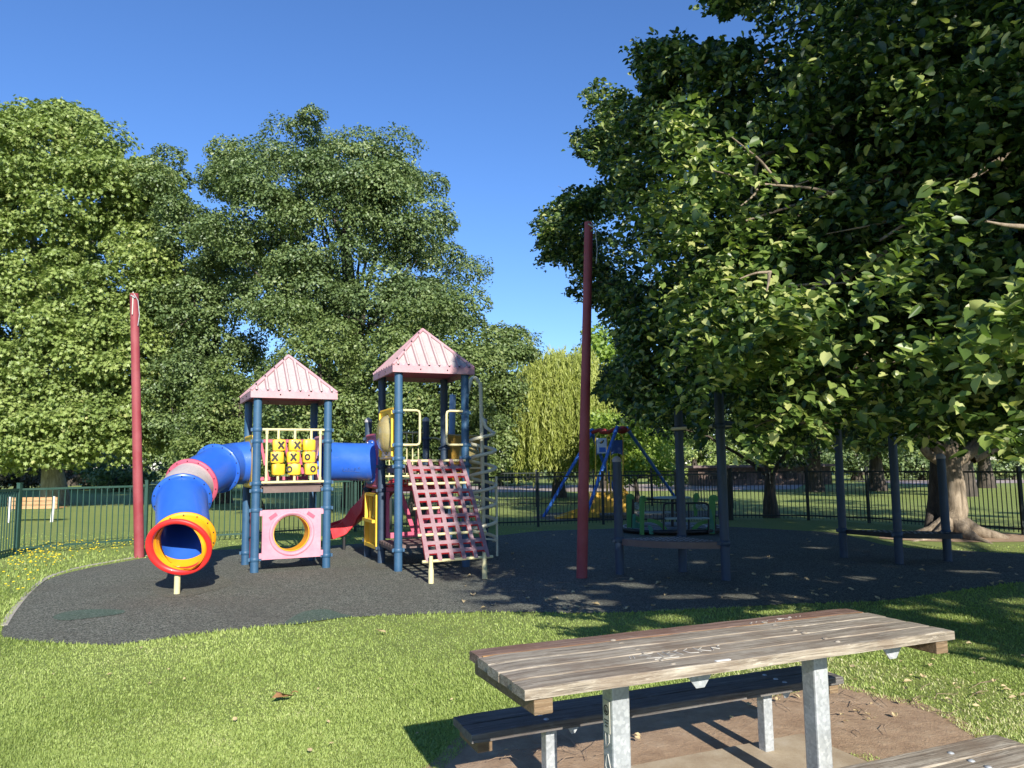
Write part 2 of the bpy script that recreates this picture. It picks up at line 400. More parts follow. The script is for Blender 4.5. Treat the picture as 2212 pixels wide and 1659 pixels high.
LIME=([(0,-.42,0),(.2,-.5,.05),(.42,-.25,.12),(.4,.08,.11),(.18,.38,.03),(0,.58,-.1),(-.18,.38,.03),(-.4,.08,.11),(-.42,-.25,.12),(-.2,-.5,.05)],[(0,1,2,3,4,5),(0,5,6,7,8,9)])
STAR=([(0,-.5,0),(.14,-.22,.03),(.5,-.2,.1),(.28,.05,.06),(.42,.35,.06),(.13,.25,.02),(0,.6,-.05),(-.13,.25,.02),(-.42,.35,.06),(-.28,.05,.06),(-.5,-.2,.1),(-.14,-.22,.03)],[(0,1,2,3,4,5,6),(0,6,7,8,9,10,11)])
WILLOWL=([(0,-.6,0),(.09,0,.02),(0,.6,0),(-.09,0,.02)],[(0,1,2,3)])
def runit(n): 
    v=rng.normal(size=(n,3)); return v/np.linalg.norm(v,axis=1,keepdims=True)
def inpoly(U,Vv,poly):
    poly=np.asarray(poly,float); r=np.zeros(len(U),bool); m=len(poly)
    for i in range(m):
        x1,y1=poly[i];x2,y2=poly[(i+1)%m]
        if y1==y2: continue
        c=((y1>Vv)!=(y2>Vv))&(U<(x2-x1)*(Vv-y1)/(y2-y1)+x1); r^=c
    return r
def edgedist(U,Vv,poly):
    poly=np.asarray(poly,float); m=len(poly); d=np.full(len(U),1e9)
    for i in range(m):
        a=poly[i];b=poly[(i+1)%m];ab=b-a; t=np.clip(((U-a[0])*ab[0]+(Vv-a[1])*ab[1])/max(1e-9,ab@ab),0,1)
        d=np.minimum(d,np.hypot(U-a[0]-t*ab[0],Vv-a[1]-t*ab[1]))
    return d
def curve(a,b,bend,n=7):
    a=np.asarray(a,float);b=np.asarray(b,float);m=(a+b)/2+np.asarray(bend); t=np.linspace(0,1,n)[:,None]
    return (1-t)**2*a+2*t*(1-t)*m+t*t*b
def spline(P,k=8):
    P=np.asarray(P,float); Q=np.vstack([2*P[0]-P[1],P,2*P[-1]-P[-2]]); out=[]
    for i in range(1,len(Q)-2):
        for t in np.linspace(0,1,k,endpoint=False):
            a,b,c,d=Q[i-1:i+3]; out.append(.5*((2*b)+(-a+c)*t+(2*a-5*b+4*c-d)*t*t+(-a+3*b-3*c+d)*t**3))
    out.append(P[-1]); return np.array(out)
# ================================================================ SETTING
def sheet(name,poly,mat,z,noise=0.,kind='structure',sub=None):
    P=np.asarray(poly,float)[:,:2]
    if sub:                                            # resample the outline and let it wander a little
        Q=[]
        for i in range(len(P)):
            a,b=P[i],P[(i+1)%len(P)]; k=max(1,int(np.linalg.norm(b-a)/sub))
            for t in range(k): Q.append(a+(b-a)*t/k+rng.normal(size=2)*noise)
        P=np.array(Q)
    mb=MB(); V=np.c_[P,np.full(len(P),z)]; 
    ar=.5*np.sum(P[:,0]*np.roll(P[:,1],-1)-np.roll(P[:,0],-1)*P[:,1]); idx=tuple(range(len(P)))
    mb.add(V,[idx if ar>0 else idx[::-1]])
    o=mb.build(name,mat,loc=(P[:,0].mean(),P[:,1].mean(),z)); o['kind']=kind; return o
def VP(pts): return [G(u,v)[:2] for u,v in pts]
sheet('ground',[(-700,-60),(700,-60),(700,900),(-700,900)],'lawn',0)
RUB=VP([(3,1372),(28,1325),(62,1285),(100,1255),(140,1240),(190,1228),(250,1217),(320,1205),(420,1192),(530,1186),(700,1180),(900,1166),(1065,1158),(1163,1148),(1300,1143),(1430,1137),(1566,1138),(1700,1145),(1811,1153),(1925,1180),(2080,1190),(2240,1200),(2420,1218),(2420,1240),(2212,1258),(2092,1274),(1945,1294),(1850,1302),(1700,1306),(1500,1318),(1300,1325),(1100,1323),(960,1326),(750,1335),(600,1352),(450,1368),(300,1388),(250,1394),(150,1392),(60,1386)])
def closed_smooth(P,k=5):
    P=np.array(P);n=len(P);out=[]
    for i in range(n):
        a,b,c,d=P[i-1],P[i],P[(i+1)%n],P[(i+2)%n]
        for t in np.linspace(0,1,k,endpoint=False): out.append(.5*((2*b)+(-a+c)*t+(2*a-5*b+4*c-d)*t*t+(-a+3*b-3*c+d)*t**3))
    return np.array(out)
RUBS=closed_smooth(RUB)
sheet('rubber_surface',RUBS,'rubber_black',.006)
def blob(name,pts,mat,z): return sheet(name,closed_smooth(VP(pts)),mat,z)
blob('rubber_patch',[(114,1336),(135,1325),(190,1318),(262,1319),(262,1327),(200,1336),(140,1342)],'rubber_green',.010)
blob('rubber_patch',[(614,1349),(640,1330),(665,1321),(705,1318),(740,1328),(760,1333),(700,1341),(640,1350)],'rubber_green',.010)
blob('rubber_patch',[(330,1270),(350,1248),(420,1238),(470,1243),(500,1262),(440,1282),(380,1292),(340,1286)],'rubber_dusty',.010)
blob('rubber_patch',[(790,1218),(815,1208),(850,1207),(860,1216),(840,1228),(805,1230)],'rubber_dusty',.010)
ed=np.array([G(u,v) for u,v in [(8,1352),(30,1318),(64,1278),(102,1249),(142,1234),(192,1222),(252,1211),(318,1200)]])
es=spline(ed,5); mb=MB()
mb.sweep(es+np.array([0,0,.006]),[(-.035,-.02),(.035,-.02),(.035,.004),(-.035,.004)]); o=mb.build('concrete_edging','concrete',loc=es[0]); o['kind']='structure'
DIRT=VP([(880,1700),(930,1650),(985,1600),(1060,1560),(1250,1545),(1420,1512),(1540,1497),(1640,1500),(1760,1478),(1830,1482),(1900,1500),(1990,1520),(2060,1545),(2120,1580),(2330,1700),(2400,1900),(900,1900)])
sheet('dirt_patch',closed_smooth(DIRT,4),'soil',.004,.012,sub=.08)
Tc=np.array([.913,3.54,0]); TA=math.radians(23)
fs=Fr(Tc,TA)
sl=MB(fs); sl.box((.25,.12,.012),(1.75,1.25,.03)); o=sl.build('concrete_slab','slab_concrete',loc=fs((.25,.12,0)),bevel=.006); o['kind']='structure'
sheet('mulch_bed',[(-9,46),(16,44),(22,58),(-9,60)],'mulch',.012)
sheet('mulch_bed',[(26,50),(60,50),(70,62),(26,60)],'mulch',.012)
sheet('mulch_bed',[(-60,56),(-16,54),(-14,66),(-60,70)],'lawn',.012)
sheet('swing_paving',VP([(1150,1118),(1180,1108),(1400,1103),(1560,1104),(1560,1114),(1400,1124),(1200,1126)]),'rubber_black',.006)
# ================================================================ FENCES
def fence(name,pts,label,mat,h=1.3,postgap=2.4,gap=.105,group='pool style picket fences round the playground',extra=None):
    pts=[np.array([p[0],p[1],0.]) for p in pts]
    root=thing(name,label,'fence',pts[0],group)
    for a,b in zip(pts[:-1],pts[1:]):
        L=np.linalg.norm(b-a); d=(b-a)/L; k=max(1,round(L/postgap)); step=L/k
        for i in range(k):
            p=a+d*step*i; q=p+d*step
            mb=MB(); mb.tube([p,p+(0,0,h+.09)],.046,4,flat=True); mb.box(p+(0,0,h+.1),(.075,.075,.018)); mb.build('post',mat,root)
            m=MB(); m.beam(p+d*.033+(0,0,h-.02),q-d*.033+(0,0,h-.02),.04,.04); m.beam(p+d*.033+(0,0,.13),q-d*.033+(0,0,.13),.036,.036)
            nn=int((step-.1)/gap); 
            for j in range(1,nn+1):
                c=p+d*(step*j/(nn+1)); j2=rng.normal()*.002
                m.tube([c+(0,0,.05),c+(j2,0,h-.045)],.0105,4,cap=False,flat=True)
            m.build('panel',mat,root)
    mb=MB(); p=pts[-1]; mb.tube([p,p+(0,0,h+.09)],.046,4,flat=True); mb.box(p+(0,0,h+.1),(.075,.075,.018)); mb.build('post',mat,root)
    return root
GF=lambda u,v:G(u,v)[:2]
fence('picket_fence',[(-8.2,7.0),GF(34,1200)],'green metal picket fence running off the left edge beside the dandelions','fence_green',1.27,2.6,.1)
fence('picket_fence',[GF(36,1199.5),GF(313,1177),GF(530,1165),(-3.95,19.4)],'green metal picket fence behind the yellow flowers and the tube slide','fence_green',1.27,2.5,.112)
fence('picket_fence',[(-4.5,18.3),(-4.9,19.2),(-3.55,19.3),(-3.2,17.2)],'green picket fence with closely overlapping bars behind the red slide','fence_green',1.32,1.6,.07)
fence('picket_fence',[(-3.15,19.9),(-.66,19.9),(.63,20.13),(2.37,20.61),(4.3,20.5),(5.97,21.6)],'dark picket fence between the playground and the yellow wheelchair swing','fence_dark',1.3,2.2,.1)
fence('picket_fence',[(6.05,21.6),(7.99,21.12),(9.09,19.94),(10.66,16.33),(13,11)],'dark picket fence passing behind the lime tree trunk at right','fence_dark',1.33,2.4,.1)
fence('picket_fence',[(-1.3,29.5),(5.2,29.2),(7.6,27.)],'dark picket fence on the far side of the wheelchair swing','fence_dark',1.3,2.2,.12)
# ================================================================ PLAY STRUCTURE
A1=math.radians(26); A2=math.radians(23); s=1.1
f1=Fr((-4.0,12.05,0),A1); f2=Fr((-1.78,12.0,0),A2)
e1a,e2a=f1.A[0],f1.A[1]; e1b,e2b=f2.A[0],f2.A[1]
UP=np.array([0,0,1.])
PS=thing('play_structure','two pink roofed climbing towers joined by a blue tube with a curling tube slide','playground',(-2.3,12.6,0))
def post(fr,x,y,h,mat='post_blue',collars=(),cap=False,r=.064,lab=None):
    mb=MB(fr); mb.tube([(x,y,-.02),(x,y,h)],r,24)
    o=mb.build('post',mat,PS,label=lab)
    if cap:
        c=MB(fr); c.lathe([(r+.006,h-.02),(r+.006,h+.01),(r*.8,h+.04),(r*.4,h+.06),(0,h+.066)],(x,y,0)); c.build('cap','cap_grey',o)
    for z in collars:
        c=MB(fr); c.lathe([(r,z-.035),(r+.009,z-.03),(r+.009,z+.03),(r,z+.035)],(x,y,0))
        for sx in (-1,1): c.box((x+sx*(r+.016),y,z),(.035,.03,.05))
        c.build('collar',mat,o)
    return o
H1=2.72
cz=(.17,.93,1.25,1.36,2.02,2.18)
post(f1,0,0,H1,collars=(.2,.95,1.25,1.36,2.02,2.2)); post(f1,s,0,H1,collars=(.2,.95,1.25,1.36,2.02,2.2))
post(f1,0,s,H1,collars=(.2,1.36,2.02)); post(f1,s,s,H1,collars=(.3,1.36,2.02))
H2=Zt(-1.78,12.0,800)
post(f2,0,0,H2,collars=(.32,1.6,1.72,1.93,2.45)); post(f2,s,0,H2,collars=(1.6,1.72,1.93,2.45))
post(f2,0,s,H2,'post_navy',(.25,1.2,1.6)); post(f2,s,s,H2,'post_navy',(.3,1.6,1.9))
post(f2,0,2*s-.05,2.42,'post_navy',(.3,1.2,2.1),True); post(f2,s,2*s,2.45,'post_navy',(1.3,2.1),True); post(f2,2.15,1.9,2.42,'post_navy',(.3,1.2,2.1),True)
def roof(fr,z,apex,oh=.12):
    a=-oh;b=s+oh;W=b-a;c=(a+b)/2; hh=apex-z; fas=.1
    rt=MB(fr); tr=MB(fr)
    for k in range(4):
        th=k*math.pi/2; R=np.array([[math.cos(th),-math.sin(th)],[math.sin(th),math.cos(th)]])
        def W3(sx,d,up):     # sx along eave 0..W, d inward 0..W/2, up offset
            q=np.array([sx-W/2,-W/2+d]); q=R@q; return (q[0]+c,q[1]+c,z+up)
        nr=8; prof=[]
        for i in range(nr):
            x0=W*(i+.5)/nr; w2=W/nr
            prof+=[(x0-.5*w2,0),(x0-.18*w2,0),(x0-.09*w2,.03),(x0+.09*w2,.03),(x0+.18*w2,0)]
        prof.append((W,0)); prof=sorted(set(prof+[(W/2,.02 if nr%2 else 0)]))
        for (xa,ha),(xb,hb) in zip(prof[:-1],prof[1:]):
            ta=min(xa,W-xa); tb=min(xb,W-xb); sl_=hh/(W/2)
            q=[W3(xa,0,.0+ha),W3(xb,0,.0+hb),W3(xb,tb,tb*sl_+hb),W3(xa,ta,ta*sl_+ha)]
            rt.add(q,[(0,1,2,3)],mi=2 if ha!=hb else 0)
        # fascia and hip strips
        tr.add([W3(-.006,-.006,-fas),W3(W+.006,-.006,-fas),W3(W+.006,-.006,.004),W3(-.006,-.006,.004),W3(.02,.03,-fas),W3(W-.02,.03,-fas)],[(0,1,2,3),(1,0,4,5)])
        n=nr*2
        for i in range(n):   # scalloped upper lip
            xa=W*i/n; xb=W*(i+1)/n; xm=(xa+xb)/2
            tr.add([W3(xa,-.007,0),W3(xb,-.007,0),W3(xm,.035,.035*hh/(W/2)+.024)],[(0,1,2)])
        tr.tube([W3(0,0,.012),W3(W/2,W/2,hh+.02)],.024,8)
        for t in (.12,.35,.6,.85):
            p=np.array(W3(t*W/2,t*W/2-.03,t*hh+.04)); tr.sphere(p,.014,8,1)
        for t in (.33,.66): tr.sphere(W3(W*t,-.012,-.045),.012,8,1)
    rt.box((c,c,z-.02),(W*.9,W*.9,.02),mi=1)
    o=rt.build('roof',['faded_pink','deep_pink','rib_pink'],PS); tr.build('roof_trim',['trim_pink','black_metal'],o); return o
ap1=Zt(-3.76,12.8,771); ap2=Zt(-1.49,12.72,714)
z1=Zt(-4.0,11.95,852)+.05; z2=Zt(-1.78,11.9,797)+.05
roof(f1,z1,ap1); roof(f2,z2,ap2)
# decks
def deck(fr,x0,x1,y0,y1,z,mat='brown_metal',t=.04,apron=.09):
    mb=MB(fr); mb.box(((x0+x1)/2,(y0+y1)/2,z-t/2),(x1-x0,y1-y0,t))
    for (a,b) in (((x0,y0),(x1,y0)),((x1,y0),(x1,y1)),((x1,y1),(x0,y1)),((x0,y1),(x0,y0))):
        a=np.array(a+(z-t-apron/2+.0,),float);b=np.array(b+(z-t-apron/2,),float); d=norm(b-a); mb.beam(a+d*.03,b-d*.03,.03,apron-.004)
    mb.build('deck',mat,PS)
deck(f1,.08,s-.08,.02,s-.02,1.34); deck(f2,.08,s-.08,.02,s-.02,1.62); deck(f2,.08,s-.08,s+.02,2*s-.05,1.3)
mb=MB(f2); mb.plate([(0,0),(1.0,.75),(0,1.0)],(s+.05,s+.05,1.28),(1,0,0),(0,1,0),.04); mb.build('deck','brown_metal',PS)
mb=MB(f2)
for i in range(6): mb.box((.5+.02,.12+i*.17,.36),(1.15,.14,.05))
mb.box((.0,.52,.31),(.06,1.0,.05)); mb.box((1.05,.52,.31),(.06,1.0,.05)); mb.build('low_bench','brown_metal',PS)
# --- lower pink panel with crawl hole
mb=MB(f1); mb.holeplate(.10,s-.10,.19,.95,.55,.575,.285,(0,-.01,0),(1,0,0),(0,0,1),.06)
mb.lathe([(.287,-.01),(.30,.022),(.335,.03),(.35,.0)],(.55,-.04,.575),(0,-1,0),48)
for (x,z) in ((.085,.90),(s-.085,.90),(.085,.25),(s-.085,.25)): mb.box((x,-.01,z),(.05,.05,.08))
pp=mb.build('crawl_panel','plastic_pink',PS)
mb=MB(f1); mb.tube([(.55,-.005,.575),(.55,.33,.575)],.28,48,thick=.012); mb.build('crawl_tunnel','tube_yellow',pp)
for sx in (-1,1):
    mb=MB(f1); a=math.radians(-35*sx); Rm=np.array([[math.cos(a),0,math.sin(a)*-1],[0,1,0],[math.sin(a),0,math.cos(a)]])
    mb.box((.55+sx*.29,-.043,.85),(.13,.012,.055),Rm); o=mb.build('grip_slot','deep_pink',pp)
mb=MB(f1); mb.box((-.0,.30,.72),(.04,.32,.4)); mb.box((0,.30,.33),(.04,.32,.3)); mb.build('side_panel','deep_pink',PS)
# --- noughts and crosses
mb=MB(f1)
for z in (2.2,1.375): mb.tube([(.07,-.06,z),(s-.07,-.06,z)],.021,14)
for x in (.14,.97):
    mb.tube([(x,-.06,1.375),(x,-.06,2.2)],.02,14)
    for z in (2.16,1.415): mb.tube([(x,-.06,z-.03),(x,-.06,z+.03)],.026,14)
for x in (.315,.57,.825):
    mb.tube([(x,-.06,1.375),(x,-.06,1.5)],.021,14); mb.tube([(x,-.06,2.04),(x,-.06,2.2)],.021,14); mb.tube([(x,-.06,1.45),(x,-.06,2.1)],.012,10)
fr0=mb.build('noughts_and_crosses_frame','cream',PS)
def block(x,z,rot,mark,off=.0,side=None):
    W,Hh,Dd=.2,.172,.10; c,sn=math.cos(rot),math.sin(rot)
    mb=MB(f1); Q=[]
    for zz,k in ((-Hh/2,.88),(-Hh/2+.015,1),(Hh/2-.015,1),(Hh/2,.88)):
        ring=[]
        for a in range(24):
            t=2*math.pi*a/24; cx,cy=math.cos(t),math.sin(t); p=4.
            rr=(abs(cx)**p+abs(cy)**p)**(-1/p); lx=cx*rr*W/2*k; ly=cy*rr*Dd/2*1.15*k
            ring.append((x+lx*c-ly*sn,-.06+lx*sn+ly*c,z+zz))
        Q+=ring
    Fc=[(i*24+j,i*24+(j+1)%24,(i+1)*24+(j+1)%24,(i+1)*24+j) for i in range(3) for j in range(24)]
    mb.add(Q,Fc,True); mb.add(Q[:24],[tuple(range(24))[::-1]]); mb.add(Q[-24:],[tuple(range(24))])
    mb.tube([(x,-.06,z-Hh/2-.012),(x,-.06,z+Hh/2+.012)],.035,14)
    o=mb.build('game_block','plastic_yellow',PS)
    ax=np.array([c,sn,0]);nx=np.array([sn,-c,0]); org=np.array([x,-.06,z])+nx*(Dd/2*1.15+.002)+ax*off
    def mk(kind,oo):
        m=MB(f1)
        if kind=='X':
            for q in (-1,1):
                L=.056;wd=.0155; dx,dz=L*.75,L*q; n_=np.array([-dz,dx]);n_=n_/np.linalg.norm(n_)*wd
                m.plate([(-dx+n_[0],-dz+n_[1]),(-dx-n_[0],-dz-n_[1]),(dx-n_[0],dz-n_[1]),(dx+n_[0],dz+n_[1])],oo+nx*(.001*(q+1)),ax,(0,0,1),.006)
        else:
            n=28;R0,R1=.054,.025
            V=[];
            for r_ in (R0,R1):
                for h in (.004,-.004):
                    for a in range(n):
                        t=2*math.pi*a/n; V.append(oo+ax*math.cos(t)*r_*.85+np.array([0,0,1])*math.sin(t)*r_+nx*h)
            Fc=[]
            for j in range(n):
                k=(j+1)%n; Fc+=[(j,k,2*n+k,2*n+j),(j,n+j,n+k,k),(2*n+j,2*n+k,3*n+k,3*n+j)]
            m.add(V,Fc)
        m.build('painted_cross' if kind=='X' else 'painted_nought','black_ink',o)
    if mark: mk(mark,org)
    if side: mk('O',org+ax*(side)*.088+(-nx)*.012)
    return o
zr=(1.955,1.765,1.575)
block(.325,zr[0],.06,'X',.02); block(.57,zr[0],-.05,'X',.03); block(.79,zr[0],.03,None)
block(.30,zr[1],-.1,'X',-.035,None); block(.545,zr[1],.02,'X',-.005); block(.79,zr[1],.04,'O',-.035)
block(.32,zr[2],.22,None); block(.565,zr[2],-.2,'O',-.07); block(.825,zr[2],.05,'O',.02)
# --- back barrier, side panels of tower one
mb=MB(f1)
mb.box((s/2,s,2.06),(.92,.04,.05)); mb.box((s/2,s,1.42),(.92,.04,.06)); mb.box((.11,s,1.74),(.05,.04,.58)); mb.box((.99,s,1.74),(.05,.04,.58))
for i in range(4):
    x=.28+i*.2; mb.beam((x-.07,s,2.03),(x+.05,s,1.45),.045,.034,up=(0,1,0))
mb.build('barrier_panel','deep_pink',PS)
def tubepanel(fr,org,ax,mat,z0,z1_,wd=.9,hr=.33,zc=1.70):
    mb=MB(fr); mb.holeplate(-wd/2,wd/2,z0,z1_,0,zc,hr,org,ax,(0,0,1),.05)
    for z in (z0+.0,z1_-.0): mb.tube([np.array(org)+np.array(ax)*(-wd/2-.02)+(0,0,z),np.array(org)+np.array(ax)*(wd/2+.02)+(0,0,z)],.035,12)
    mb.build('tube_entry_panel',mat,PS)
tubepanel(f1,(-.03,s/2,0),(0,-1,0),'plastic_yellow',1.32,2.1)
tubepanel(f1,(s+.03,s/2,0),(0,1,0),'plastic_pink',1.32,2.1)
tubepanel(f2,(-.02,1.5*s,0),(0,-1,0),'deep_pink',1.26,2.14,zc=1.68)
# --- tube bridge
a=f1((s+.05,s/2,1.70)); b=f2((-.05,1.5*s,1.68))
mb=MB(); mb.tube([a,a*.67+b*.33,a*.33+b*.67,b],[.335,.322,.322,.33],48,thick=.012); tb=mb.build('tube_bridge','tube_blue',PS)
d=norm(b-a)
mb=MB(); mb.lathe([(.33,-.012),(.385,-.012),(.385,.012),(.33,.012)],b-d*.02,d,40)
for k in range(10):
    an=2*math.pi*k/10; mb.sphere(b-d*.035+.358*(math.cos(an)*np.array([-d[1],d[0],0])+math.sin(an)*UP),.012,6,1)
mb.build('flange',['tube_blue','bolt_white'],tb)
def scribble(parent,strokes,org,ax,ay,nrm,r,mat,name='scribble',proj=None):
    mb=MB()
    for st in strokes:
        P=[np.asarray(org)+np.asarray(ax)*x+np.asarray(ay)*y for x,y in st]
        if proj: P=[proj(p) for p in P]
        mb.tube(P,r,5)
    return mb.build(name,mat,parent)
ta=(a+b)/2
def onbridge(p):
    q=p-a; t=np.dot(q,d); c=a+d*t; rad=p-c; rad=rad-d*np.dot(rad,d); return c+norm(rad)*.3235
letters=[[(-.30,.02),(-.33,.09),(-.26,.05),(-.31,.0),(-.25,-.01)],[(-.22,0),(-.19,.09),(-.16,0),(-.21,.03)],[(-.12,0),(-.12,.09),(-.07,.05),(-.12,0)],[(-.04,0),(0,.09),(.04,.0),(-.03,.03)],[(.08,.09),(.13,.05),(.08,.01),(.08,.09)],[(.18,.1),(.22,.12),(.25,.09),(.22,.06),(.19,.08),(.22,.1)],[(-.28,-.03),(.15,-.03)],[(.12,-.06),(.15,-.04),(.17,-.07),(.2,-.05),(.24,-.06),(.27,-.04)]]
vdir=norm(ta-np.array([0,0,1.6])); side=norm(np.cross(vdir,UP))
scribble(tb,[[(x*.55+.08,y*.6-.16) for x,y in st] for st in letters],ta-vdir*.32,d,UP,None,.0035,'faint_ink','graffiti',onbridge)
# --- tube slide
K=[f1((-.03,s/2,1.70)),Dp(500,1003,12.35),Dp(469,1012,11.98),Dp(414,1046,11.35),Dp(394,1078,10.84),Dp(387,1181,9.9)-norm(np.array([.10,-.88,-.42]))*.2,Dp(387,1181,9.9)]
ks=8; sp=spline(K,ks); 
secs=[(0,2*ks,'tube_blue'),(2*ks,3*ks,'tube_blue'),(3*ks,4*ks,'faded_pink'),(4*ks,5*ks,'tube_blue'),(5*ks,6*ks,'tube_yellow')]
slide=None
parts=[]
for i,(i0,i1,m) in enumerate(secs):
    seg=sp[i0:i1+1].copy()
    mb=MB(); mb.tube(seg,.335,48,thick=.012)
    lab={0:'upper blue tube section joining the tower',2:'faded pink and white tube section'}.get(i)
    o=mb.build('slide_section',m,PS,label=lab); parts.append(o)
    if i>=1:
        c=sp[i0]; t=norm(sp[min(i0+1,len(sp)-1)]-sp[max(i0-1,0)])
        fm={1:'tube_blue',2:'deep_pink',3:'tube_blue',4:'tube_yellow'}[i]
        mb=MB(); mb.lathe([(.33,-.018),(.39,-.018),(.392,0),(.39,.018),(.33,.018)],c,t,48)
        u=norm(np.cross(t,UP));q=np.cross(u,t)
        for k in range(14):
            an=2*math.pi*k/14+.2; mb.sphere(c+.365*(math.cos(an)*u+math.sin(an)*q)+t*.02,.011,6,1); 
        mb.build('flange',[fm,'black_metal'],o)
c=sp[-1];t=norm(np.array([.10,-.88,-.42]))
mb=MB(); mb.lathe([(.322,-.04),(.335,-.05),(.365,-.04),(.40,-.005),(.405,.02),(.39,.04),(.345,.035),(.328,.0),(.322,-.04)],c,t,56); mb.build('slide_lip','lip_red',PS)
g=G(382,1284); mb=MB(); mb.tube([g-(0,0,.02),g+(0,0,.36)],.038,16); mb.build('slide_support','cream',PS)
# --- tower two: bubble panel, handles, net
def bubble_panel(fr,org,ax,out,mat,z0,z1_,wd,rd,zc,cx=0.):
    ax=norm(ax); out=norm(out)
    mb=MB(fr); mb.holeplate(-wd/2,wd/2,z0,z1_,cx,zc,rd,org,ax,(0,0,1),.05,ry=rd*1.12)
    for z in (z0,z1_): mb.tube([np.array(org)+ax*(-wd/2-.02)+(0,0,z),np.array(org)+ax*(wd/2+.02)+(0,0,z)],.036,12)
    for q in (-1,1): mb.beam(np.array(org)+ax*q*(wd/2-.02)+out*.03+(0,0,z0+.02),np.array(org)+ax*q*(wd/2-.02)+out*.03+(0,0,z1_-.02),.05,.03,up=ax)
    o=mb.build('bubble_panel',mat,PS)
    prof=[(rd*1.06,.02),(rd*1.04,.035)]+[(rd*math.cos(t)**.8,.03+.15*math.sin(t)) for t in np.linspace(.05,1.52,9)]
    q=MB(fr); q.lathe(prof,np.array(org)+ax*cx+(0,0,zc),out,36)
    q.build('bubble_window','bubble_acrylic',o); return o
bubble_panel(f2,(-.03,s/2,0),(0,-1,0),(-1,0,0),'plastic_yellow',1.74,2.5,.86,.30,2.12)
pa,pb=np.array([s+.05,s+.05,0]),np.array([2.15,1.9,0]); dd=norm(pb-pa)
bubble_panel(f2,(pa+pb)/2,dd,(dd[1],-dd[0],0),'tan_yellow',1.36,2.12,1.1,.3,1.73,.05)
def handle(x0,sg,zt,zb):
    mb=MB(f2); X=x0+sg*.27
    P=[(x0,-.05,zt),(X-sg*.05,-.05,zt),(X-sg*.012,-.05,zt-.015),(X,-.05,zt-.06),(X,-.05,zb+.06),(X-sg*.012,-.05,zb+.015),(X-sg*.05,-.05,zb),(x0,-.05,zb)]
    mb.tube(P,.019,12); mb.build('handle','cream',PS)
handle(.06,1,2.47,1.93); handle(s-.06,-1,2.47,1.93)
# net
top=1.68; nL=f2((.14,-.07,top)); nR=f2((s-.10,-.07,top)); 
ba=Dp(924,1213,10.78); bb=Dp(1053,1203,11.13)
def net_pt(a_,t_):
    tp=nL+(nR-nL)*a_; bt=ba+(bb-ba)*a_; q=tp+(bt-tp)*t_; q=q.copy(); q[2]+=.06*math.sin(math.pi*t_); return q
def netbeam(mb,p0,p1,wd,h,up):
    k=len(mb.mi); mb.beam(p0,p1,wd,h,up,mi=1); mb.mi[k+1]=0
rows=[0,.285,.545,.785,1.0]
for si in range(4):
    mb=MB(); t0,t1=rows[si],rows[si+1]
    for c_ in range(6):
        p0,p1=net_pt(c_/5,t0),net_pt(c_/5,t1); dv=norm(p1-p0); sd=norm(nR-nL); nn=norm(np.cross(sd,dv))
        netbeam(mb,p0-dv*.012,p1+dv*.012,.06,.042,nn if nn[2]>0 else -nn)
    for r_ in range(2):
        tt=t0+(t1-t0)*(.35+.33*r_)
        for c_ in range(5):
            p0,p1=net_pt(c_/5,tt),net_pt((c_+1)/5,tt); sd=norm(p1-p0); dv=norm(net_pt(0,t1)-net_pt(0,t0)); nn=norm(np.cross(sd,dv)); nn=nn if nn[2]>0 else -nn
            netbeam(mb,p0+sd*.029,p1-sd*.029,.06,.036,nn)
    mb.build('net_panel',['net_pink','slide_red'],PS)
for r_ in rows:
    p0,p1=net_pt(-.09,r_),net_pt(1.09,r_)
    mb=MB(); mb.tube([p0,p1],.021,12); 
    mb.build('net_rung','cream',PS)
for gp,zt in (((931,1261),.30),((1047,1251),.30)):
    q=G(*gp); mb=MB(); mb.tube([q-(0,0,.02),q+(0,0,.18),q+(0,0,.22),q+(0,0,.37)],[.038,.038,.03,.026],14); mb.build('net_leg','cream',PS)
# lower back panels
mb=MB(f2); zb,zt=.45,1.22
mb.box((s/2,s,zt),(.96,.05,.07)); mb.box((s/2,s,zb),(.96,.05,.09))
for x in (.1,1.0): mb.box((x,s,(zb+zt)/2),(.06,.05,zt-zb-.085))
mb.beam((.32,s,zt-.04),(.55,s,zb+.05),.07,.045,up=(0,1,0)); mb.beam((.62,s,zt-.04),(.62,s,zb+.05),.06,.045,up=(0,1,0)); mb.beam((.92,s,zt-.04),(.7,s,zb+.05),.06,.045,up=(0,1,0))
mb.build('lower_panel','deep_pink',PS)
mb=MB(f2)
for i in range(14): mb.box((.1+i*.07,s-.13,1.27),(.022,.2,.02))
for i in range(3): mb.box((.55,s-.21+i*.07,1.283),(.98,.02,.012))
for i in range(14): mb.box((.1+i*.07,s-.235,1.33),(.022,.014,.1))
for i in range(3): mb.box((.55,s-.248,1.29+i*.04),(.98,.012,.012))
mb.build('perforated_step','slide_red',PS)
# yellow lower panel on the left of the second deck
mb=MB(f2); X=-.02; y0,y1=s+.08,2*s-.12; zb,zt=.22,1.14
mb.box((X,y0+.03,(zb+zt)/2),(.12,.06,zt-zb)); mb.box((X,y1-.03,(zb+zt)/2),(.12,.06,zt-zb))
mb.box((X,(y0+y1)/2,zt-.02),(.115,y1-y0-.124,.05)); mb.box((X,(y0+y1)/2,zb+.03),(.115,y1-y0-.124,.06)); mb.box((X-.03,(y0+y1)/2,.68),(.16,y1-y0-.124,.05))
for i in range(2): mb.box((X,y0+.3*(i+1)+.03,.92),(.05,.035,.42))
mb.box((X+.03,(y0+y1)/2,.45),(.03,y1-y0-.124,.4))
for i in range(7): mb.box((X+.005,y0+.13+i*.095,.45),(.03,.03,.36))
mb.build('play_panel','plastic_yellow',PS)
